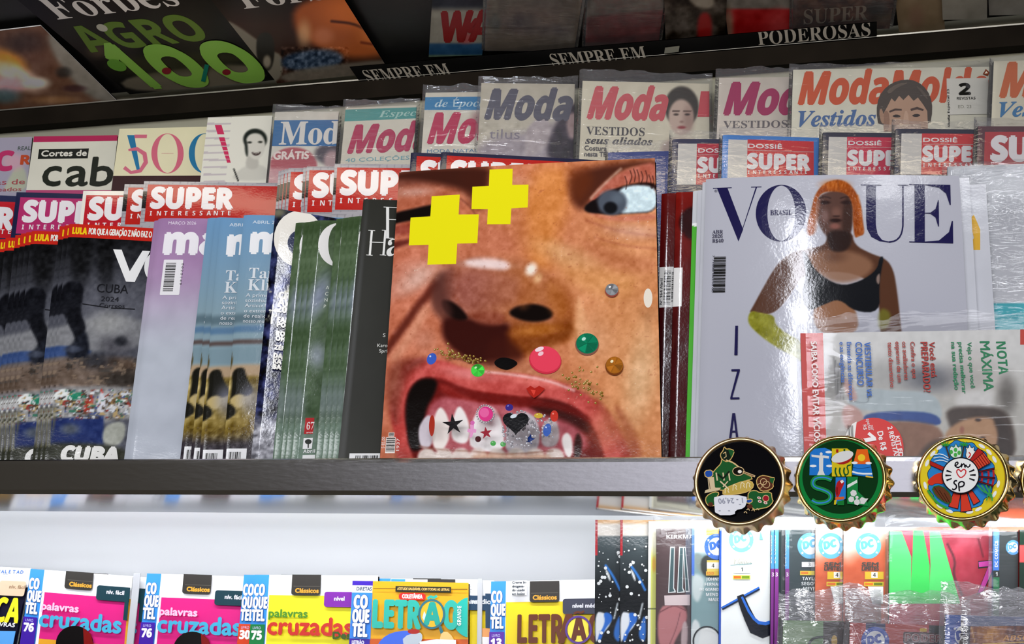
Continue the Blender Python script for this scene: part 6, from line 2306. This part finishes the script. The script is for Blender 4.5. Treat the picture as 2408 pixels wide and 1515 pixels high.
for (TL, BL, TR, k, col, lab) in (((2098, -60), (2114, 76), (2214, -64), .0035, '665844', 'plain tan magazine above the nick in the dark rail'), ((2212, -60), (2217, 47), (2322, -62), .0065, '6c6a62', 'pale grey magazine right of the plain tan one under the rack'),
                                   ((2322, -60), (2326, 36), (2440, -62), .0035, '6a6862', 'pale grey magazine at the right end of the overhead rack')):
    over_mag(TL, BL, TR, k, (lambda col: lambda p: (p.fill(col), p.noise(.06, 30, 22), p.blob(2155, 40, 20, 30, '6a5044', .6, .8)))(col), lab)


# black header card with stencil lettering along the foot of the rack
def a_card(c):
    for t, x, y, w, h in (('SEMPRE EM', 868, 194, 202, 27), ('SEMPRE EM', 1302, 157, 222, 29), ('PODEROSAS', 1784, 106, 258, 31)):
        c.T(t, x, y, w, h, 'e6dece', 'b')


hc = Cover((822, 158), (850, 198), (2062, 52), 0, 0, plane=(OO + ON * .0125, ON))
hc.paint(A_flat('0a0a0a', .005), 60)
a_card(hc)
hc.build('header_card', 'black header card with white stencil letters along the foot of the overhead rack', 'sign', None, .0008, m='matte', edge='0a0a0a', pages=False, cover_name='card')
tg = over_mag((1564, 112), (1562, 126), (1598, 108), .0140, A_flat('8c8c80', .02), 'small pale price tag at the foot of the overhead rack', 'tag', None, 'matte', group=None, thick=.0006, name='price_tag')

# ------------------------------------------------------------------ bottle-cap magnets on the shelf lip
M_GOLD = mat('polished_gold', (0.86, 0.62, 0.22), rough=0.13, metal=1.0, bump=0.0001, bscale=90)
M_BRASS = mat('dull_gold', (0.72, 0.50, 0.26), rough=0.28, metal=1.0, bump=0.0001, bscale=90)
M_MAG = mat('black_magnet', (0.02, 0.02, 0.02), rough=0.6)


def lathe_cap(R, depth, n=21, seg=8):
    """crown-cap shell round the z axis: rolled rim, then a fluted skirt; z = 0 is the enamel level"""
    prof = []
    for t in np.linspace(0, 1, 7):           # rolled rim
        a = math.pi * (1 - t)
        prof.append((R * 0.945 + R * 0.05 * math.cos(a), R * 0.05 * math.sin(a), 0.0))
    for t in np.linspace(0.12, 1, 9):        # skirt
        prof.append((R * (0.995 + 0.02 * t + 0.055 * t ** 1.6), -depth * t, 0.040 * R * t ** 1.2))
    prof.append((R * 1.05, -depth * 1.0, 0.036 * R))
    prof.append((R * 0.98, -depth * 0.75, 0.03 * R))
    m = n * seg
    V, Fc = [], []
    for r, z, fl in prof:
        for k in range(m):
            a = 2 * math.pi * k / m
            w = math.cos(n * a)
            w = math.copysign(abs(w) ** 0.9, w)
            rr = r + fl * w
            V.append((rr * math.cos(a), rr * math.sin(a), z))
    for i in range(len(prof) - 1):
        for k in range(m):
            Fc.append((i * m + k, (i + 1) * m + k, (i + 1) * m + (k + 1) % m, i * m + (k + 1) % m))
    return V, [f[::-1] for f in Fc]


def disc(R, z0, z1, n=48):
    V = [(R * math.cos(2 * math.pi * k / n), R * math.sin(2 * math.pi * k / n), z) for z in (z0, z1) for k in range(n)]
    return V, [(k, (k + 1) % n, (k + 1) % n + n, k + n) for k in range(n)] + [tuple(range(n))[::-1], tuple(range(n, 2 * n))]


def cap(cx, cy, rpx, label, gold, base, art, tx=15, tz=-10):
    tz = tz - math.degrees(math.atan((cx - W / 2) / F)) + 13.4
    n = Matrix.Rotation(math.radians(tz), 3, 'Z') @ Vector((0, -math.cos(math.radians(tx)), math.sin(math.radians(tx))))
    n = np.array(n)
    th = math.acos(min(1.0, -n[1]))
    o = at_y(cx, cy, 0.0)
    R = 98 * 1.09 * float((o - CAM) @ FWD) / F
    yc = 0.0044 + 0.0115 * math.cos(th) + R * 1.09 * math.sin(th)
    o = at_y(cx, cy, -yc)
    c = Cover((cx - rpx, cy - rpx), (cx - rpx, cy + rpx), (cx + rpx, cy - rpx), 0, 0, plane=(o, n))
    R = c.w / 2 * 1.09
    root = empty('bottle_cap_magnet', (0, 0, 0), label, 'bottle cap', 'gold bottle cap magnets on the shelf lip')
    q = Matrix((c.r, c.ey, c.n)).transposed().to_4x4()
    q.translation = Vector(o)
    root.matrix_world = q
    V, Fc = lathe_cap(R, 0.0115)
    mesh('crown_shell', V, Fc, gold, root, smooth=True)
    dv = Vector(q.inverted() @ Vector((o[0], -0.0034, o[2])))
    V, Fc = disc(R * 0.42, -(yc - 0.0038 - 0.42 * R * math.sin(th)) / math.cos(th), -0.001)
    mesh('magnet', V, Fc, M_MAG, root)
    # enamel picture: base disc, then printed shapes
    V, Fc = disc(R * 0.95, -0.0018, -0.0003)
    art(c)
    P = [np.array(V)] + [np.array([(v[0], v[1], v[2]) for v in s]) for s in c.V]
    mid = c.frame(np.array([(c.w / 2, c.h / 2)]), 0)[0]
    for k in range(1, len(P)):
        P[k][:, :2] -= mid[:2]
    Cc = [np.broadcast_to(hx(base), (len(V), 3))] + [s[:, :3] for s in c.C]
    allv = np.concatenate(P)
    allf = list(Fc) + [tuple(i + len(V) for i in f) for f in c.Fc]
    mesh('enamel_face', allv, allf, MP['enamel'], root, np.concatenate(Cc))
    return c, root, R


def sq(c, pts, col, sm=0):
    c.poly(XY(2.98, 1600, 1000, pts), col, sm)


def sl(c, pts, w, col, closed=False, sm=0):
    c.line(XY(2.98, 1600, 1000, pts), w / 2.98 if not np.ndim(w) else [k / 2.98 for k in w], col, closed, sm)


def se(c, x, y, rx, ry, col, rot=0, n=28):
    c.ell(1600 + x / 2.98, 1000 + y / 2.98, rx / 2.98, ry / 2.98, col, n, rot)


def blobq(c, pts, col, out='d8b46a', w=6, sm=1):
    sq(c, pts, col, sm)
    sl(c, pts, w, out, True, sm)


def art1(c):
    GR, GD, BE, BR = '1f5a2c', 'dfc08a', 'd8c49c', '5a2f20'
    blobq(c, [(250, 305), (285, 270), (290, 235), (340, 245), (400, 280), (430, 330), (520, 372), (450, 392), (410, 440), (300, 462), (235, 440), (195, 380), (230, 330)], GR)
    blobq(c, [(278, 205), (300, 180), (308, 150), (322, 170), (345, 165), (380, 180), (362, 230), (330, 262), (290, 240)], '16241a')
    sq(c, [(335, 170), (378, 182), (358, 228), (345, 200)], GR)
    sl(c, [(300, 200), (318, 190), (322, 220), (306, 232)], 5, GD)
    sl(c, [(320, 245), (370, 265), (420, 300)], 8, GD)
    blobq(c, [(168, 320), (226, 314), (230, 364), (176, 370)], '2450a8')
    sq(c, [(192, 370), (236, 364), (244, 440), (286, 440), (270, 458), (170, 478), (176, 458), (200, 450)], BE)
    sl(c, [(200, 380), (210, 450)], 4, BR)
    for x in (252, 300, 340):
        sl(c, [(x, 335), (x + 8, 390)], 10, BE)
    sl(c, [(262, 345), (300, 375), (345, 325)], 12, '16241a')
    sl(c, [(280, 395), (330, 440)], 10, BE)
    sl(c, [(300, 435), (335, 395)], 8, BE)
    se(c, 408, 325, 40, 30, '14100c', 10)
    sl(c, [(408 + 40 * math.cos(t), 325 + 30 * math.sin(t)) for t in np.linspace(0, 6.28, 24, endpoint=False)], 5, GD, True)
    se(c, 418, 328, 14, 12, 'f0e8d8')
    sl(c, [(440, 330), (525, 362)], 14, GD)
    sl(c, [(445, 333), (520, 360)], 5, BR)
    blobq(c, [(300, 455), (360, 425), (440, 395), (500, 392), (520, 430), (480, 470), (380, 490), (300, 495)], 'c8aa50')
    for x, y in ((330, 460), (385, 440), (440, 425), (480, 425)):
        sl(c, [(x - 15, y + 22), (x - 12, y - 22), (x + 12, y - 12), (x + 4, y + 4), (x + 14, y + 16)], 5, 'f2e6c0', sm=1)
    blobq(c, [(535, 380), (570, 355), (610, 360), (640, 370), (665, 372), (650, 410), (655, 440), (620, 462), (570, 468), (540, 430)], BR)
    for x, y, r in ((585, 400, 22), (605, 420, 24), (560, 430, 16)):
        sl(c, [(x + r * math.cos(t), y + r * math.sin(t)) for t in np.linspace(0, 6.28, 16, endpoint=False)], 4, GD, True)
    sq(c, [(630, 375), (662, 375), (650, 415), (630, 400)], GR)
    blobq(c, [(185, 500), (240, 470), (280, 478), (250, 520), (250, 565), (205, 575), (178, 540)], GR)
    se(c, 215, 560, 18, 16, BR)
    blobq(c, [(480, 470), (530, 460), (560, 480), (640, 470), (645, 520), (655, 540), (620, 580), (560, 590), (530, 600), (500, 580), (475, 530)], GR)
    blobq(c, [(462, 528), (505, 520), (508, 545), (470, 555)], '2450a8')
    se(c, 602, 518, 22, 22, 'a01c2c')
    sl(c, [(602 + 22 * math.cos(t), 518 + 22 * math.sin(t)) for t in np.linspace(0, 6.28, 16, endpoint=False)], 4, GD, True)
    for x, y in ((555, 515), (560, 540), (600, 550)):
        se(c, x, y, 14, 9, 'e8d8c8', 20)
        se(c, x, y, 6, 4, 'a83038', 20)
    se(c, 490, 575, 20, 16, BR)
    for x, y in ((480, 600), (515, 605), (545, 598), (462, 620)):
        sl(c, [(x - 12, y), (x, y - 10), (x + 10, y + 4)], 5, GD, sm=1)


def art2(c):
    D, G = '0a3516', '12803a'
    P = lambda r: [(1120 + r * 1.03 * math.cos(t), 365 + r * math.sin(t)) for t in np.linspace(0, 2 * math.pi, 64, endpoint=False)]
    sq(c, P(292), G)
    sq(c, P(258), D)
    W, B, Yl, O, Rd = 'dcdcd8', '2478cc', 'd8c020', 'e8661e', 'a82020'
    # B
    sq(c, [(908, 170), (1010, 160), (1050, 175), (1062, 205), (1050, 245), (1066, 280), (1062, 330), (1040, 352), (904, 352)], B)
    for x, y in ((1040, 190), (930, 288), (1045, 288)):
        se(c, x, y, 24, 9, 'e8ecee')
    se(c, 1000, 285, 12, 0.1 + 12, B)
    sq(c, [(972, 215), (1002, 215), (1000, 320), (1014, 352), (958, 352), (972, 320)], W)
    sq(c, [(918, 208), (970, 214), (1004, 214), (1042, 220), (1040, 236), (1002, 232), (972, 232), (920, 224)], W)
    se(c, 987, 204, 10, 11, W)
    # R
    sq(c, [(1062, 166), (1170, 166), (1200, 190), (1200, 362), (1062, 362)], Yl)
    for x in (1090, 1120, 1150):
        sl(c, [(x, 300), (x - 6, 330), (x + 8, 362)], 11, '1a5a28', sm=1)
    sl(c, [(1195, 280), (1165, 290), (1180, 330), (1170, 352), (1150, 345)], 9, '1a5a28', sm=1)
    sq(c, [(1060, 235), (1075, 262), (1130, 282), (1190, 262), (1212, 215), (1200, 215), (1120, 255)], Rd, 1)
    se(c, 1136, 224, 80, 36, W, -18)
    sl(c, [(1100, 172), (1100, 195)], 16, Rd)
    sl(c, [(1150, 170), (1150, 185)], 12, '1a5a28')
    # A
    sq(c, [(1238, 172), (1312, 172), (1334, 276), (1212, 276)], O)
    se(c, 1270, 232, 26, 25, 'f0c830')
    sq(c, [(1214, 276), (1334, 278), (1352, 372), (1205, 350)], B)
    for x, y in ((1222, 268), (1320, 270)):
        se(c, x, y, 22, 9, 'e8ecee')
    sl(c, [(1205, 330), (1260, 345), (1345, 345)], 12, 'e8ecee', sm=1)
    sl(c, [(1210, 300), (1260, 310), (1340, 296)], 4, '16508c', sm=1)
    sq(c, [(1300, 356), (1352, 366), (1352, 376), (1300, 368)], 'e0b83a')
    # S
    S_ = [(1062, 388), (1020, 370), (950, 372), (926, 405), (940, 440), (1000, 456), (1050, 480), (1060, 515), (1030, 545), (960, 552), (922, 530)]
    sl(c, S_, 34, '218a44', sm=2)
    sl(c, S_, 9, '3a86d8', sm=2)
    # I with a parrot
    sq(c, [(1090, 370), (1162, 370), (1160, 520), (1088, 560)], B)
    sq(c, [(1100, 400), (1130, 386), (1150, 398), (1148, 420), (1128, 460), (1112, 510), (1092, 510), (1088, 450)], 'b41e22', 1)
    sq(c, [(1120, 396), (1140, 388), (1148, 402), (1132, 414)], 'f0e8e0')
    sq(c, [(1088, 510), (1150, 506), (1150, 524), (1088, 528)], 'd8622a')
    sl(c, [(1100, 440), (1100, 490)], 9, '7a1218')
    sq(c, [(1082, 530), (1098, 528), (1092, 562), (1078, 562)], 'd8c020')
    sq(c, [(1100, 540), (1150, 530), (1150, 566), (1104, 566)], '1a7a34')
    # L with a ball
    sq(c, [(1172, 368), (1246, 368), (1246, 470), (1300, 520), (1320, 572), (1172, 556)], '1a8440')
    sq(c, [(1172, 425), (1240, 388), (1242, 408), (1172, 448)], 'dce4dc')
    for x, y, r in ((1216, 482, 24), (1200, 525, 22), (1240, 545, 23), (1278, 530, 20), (1240, 512, 12)):
        sq(c, [(x + r * math.cos(t), y + r * math.sin(t)) for t in np.linspace(.3, 6.58, 6, endpoint=False)], W)
    sq(c, [(1270, 520), (1320, 520), (1290, 560), (1262, 556)], W)


def art3(c):
    cx, cy = 1970, 365
    P = lambda r, w=0, n=60, ph=0: [(cx + (r + w * math.sin(k * 2.399 * 3) * math.cos(k * 1.3)) * 1.03 * math.cos(2 * math.pi * k / n), cy + (r + w * math.sin(k * 2.399 * 3) * math.cos(k * 1.3)) * math.sin(2 * math.pi * k / n)) for k in range(n)]
    sq(c, P(290), 'e8cf2c')
    blobq(c, P(240, 26, 40), '2f86cc', '14202c', 4, 1)
    for a in (-2.75, -2.2, -2.45, -.5, -.75, -1.0, .2, .5, 1.1, 1.35, 1.9, 2.2, 2.9):
        se(c, cx + 262 * math.cos(a), cy + 255 * math.sin(a), 26, 11, 'f0f2f0', math.degrees(a) + 90)

    def rad(a0, r0, r1, w0, w1, col, out='181418'):
        a = math.radians(a0)
        u, v = (math.cos(a), math.sin(a)), (-math.sin(a), math.cos(a))
        q = [(cx + r0 * u[0] - w0 * v[0], cy + r0 * u[1] - w0 * v[1]), (cx + r1 * u[0] - w1 * v[0], cy + r1 * u[1] - w1 * v[1]),
             (cx + r1 * u[0] + w1 * v[0], cy + r1 * u[1] + w1 * v[1]), (cx + r0 * u[0] + w0 * v[0], cy + r0 * u[1] + w0 * v[1])]
        blobq(c, q, col, out, 4, 0)
    # red towers, bridge, church, hand, ribbons round the ring
    rad(105, 120, 225, 26, 34, 'd8402c')
    rad(82, 120, 245, 22, 40, 'd8402c')
    rad(60, 120, 215, 16, 26, 'd8402c')
    sq(c, [(1740, 385), (1790, 345), (1845, 335), (1860, 380), (1845, 420), (1790, 410), (1760, 430), (1730, 410)], 'd83a26', 1)
    blobq(c, [(1760, 440), (1830, 425), (1905, 500), (1890, 560), (1840, 540), (1790, 500)], '6a3a24', '2c6a2c', 7)
    for k in range(3):
        sl(c, [(1780 + 35 * k, 440 + 20 * k), (1850 + 20 * k, 540 + 6 * k)], 4, '3a1c10')
    sl(c, [(1735, 460), (1760, 500), (1810, 560), (1880, 590)], 16, '3aa044', sm=1)
    blobq(c, [(1750, 255), (1850, 300), (1840, 325), (1750, 285)], 'b42820', '401010', 3, 0)
    for k in range(3):
        sl(c, [(1770 + 6 * k, 215 + 22 * k), (1830, 205 + 22 * k), (1880, 235 + 16 * k)], 6, 'e4f0f4', sm=1)
    blobq(c, [(1885, 180), (1900, 150), (1920, 165), (1932, 130), (1946, 165), (1966, 150), (1975, 190), (1965, 240), (1900, 235)], 'e4ece4', '2c6a38', 5)
    for x, y in ((1900, 195), (1930, 180), (1955, 200), (1930, 215)):
        se(c, x, y, 12, 15, '4cb04c')
    for x in (1862, 1990):
        sl(c, [(x, 150), (x + (28 if x < 1900 else -14), 240)], 9, '4a3418')
        for a in range(7):
            sl(c, [(x, 148), (x + 32 * math.cos(a * .9), 140 + 18 * math.sin(a * .9))], 7, '2f9a3c')
    blobq(c, [(2000, 230), (2010, 185), (1998, 160), (2022, 175), (2030, 140), (2044, 175), (2066, 155), (2058, 190), (2078, 190), (2050, 230), (2030, 255)], 'f0efe8', '181418', 4)
    sl(c, [(2025, 200), (2040, 215), (2022, 240)], 8, 'c82c2c', sm=1)
    rad(-52, 120, 228, 20, 26, 'b42824')
    rad(-35, 125, 225, 34, 44, 'd84c34')
    for k in range(5):
        r = 145 + 18 * k
        a = math.radians(-35)
        sl(c, [(cx + r * math.cos(a - .22), cy + r * math.sin(a - .22)), (cx + r * math.cos(a + .22), cy + r * math.sin(a + .22))], 5, '7a1414')
    for r in (150, 195, 230):
        a0, a1 = math.radians(-14), math.radians(20)
        sl(c, [(cx + r * math.cos(t), cy + r * math.sin(t)) for t in np.linspace(a0, a1, 6)], 13, 'b8242c')
    for a in (-12, 4, 18):
        rad(a, 130, 240, 5, 5, '7a1a24')
    for k in range(3):
        sl(c, [(2085 + 30 * k, 430), (2130 + 30 * k, 480 + 16 * k), (2190, 500 + 22 * k)], 9, '3ca04a', sm=1)
    sl(c, [(2180, 440), (2150, 540)], 8, '3ca04a')
    # middle
    sq(c, P(128), '14121a')
    sq(c, P(120), 'f2f2ee')
    K = '14121a'
    sl(c, [(1928, 300), (1952, 285), (1950, 270), (1934, 276), (1930, 298), (1950, 312), (1972, 300), (1978, 280), (1976, 310), (1980, 290), (1996, 282), (2000, 312), (2004, 288), (2018, 310), (2034, 300), (2036, 285)], 9, K, sm=1)
    sl(c, [(1972, 338), (1956, 320), (1940, 334), (1950, 362), (1972, 384), (2004, 358), (2008, 330), (1990, 320), (1972, 338)], 8, 'd02c34', sm=1)
    sl(c, [(1946, 402), (1928, 402), (1922, 420), (1940, 432), (1942, 452), (1924, 466), (1910, 458)], 10, K, sm=1)
    sl(c, [(1962, 476), (1958, 440), (1956, 416), (1980, 405), (1998, 418), (1990, 440), (1964, 446)], 10, K, sm=1)
    for a in (-158, -180, 158, -25, -2, 22):
        t = math.radians(a)
        sl(c, [(cx + 66 * math.cos(t), cy + 58 * math.sin(t)), (cx + 106 * math.cos(t), cy + 92 * math.sin(t))], [6, 13], K)


c1, r1_, R1 = cap(1738, 1132, 98, 'gold bottle cap magnet with a black enamel face and a white price sticker', M_BRASS, '07070c', art1)
# price sticker, upside down
sk = Cover((1678, 1165), (1682, 1212), (1758, 1165), 0, 0, plane=(c1.o + c1.n * .0032, c1.n))
for k in (0,):
    sk.poly([(1680, 1165), (1755, 1165), (1757, 1180), (1750, 1196), (1729, 1200), (1728, 1212), (1683, 1212), (1678, 1185)], 'dfe0e6', 1)
    sk.T('1 - 24,90', 1746, 1171, 58, 12, '8d90a0', 'r', rot=178, fat=.3)
    for x in (1690, 1712, 1738):
        sk.box(x, 1201 if x < 1730 else 1186, 5, 1.5, '8d90a0')
V_ = np.concatenate(sk.V)
Wm = sk.matrix()
inv = r1_.matrix_world.inverted()
mesh('price_sticker', [tuple(inv @ (Wm @ Vector(v))) for v in V_], sk.Fc, MP['satin'], r1_, np.concatenate(sk.C)[:, :3])
cap(1976, 1126, 98, 'gold bottle cap magnet with a green face of colourful letters, in the middle', M_GOLD, '0a3516', art2)
cap(2262, 1124, 100, 'gold bottle cap magnet with a yellow and blue city ring round a white centre', M_GOLD, 'd8bf2c', art3)
cap(2506, 1130, 100, 'gold bottle cap magnet cut by the picture\'s right edge, only its fluted rim showing', M_GOLD, '20242c', lambda c: None)
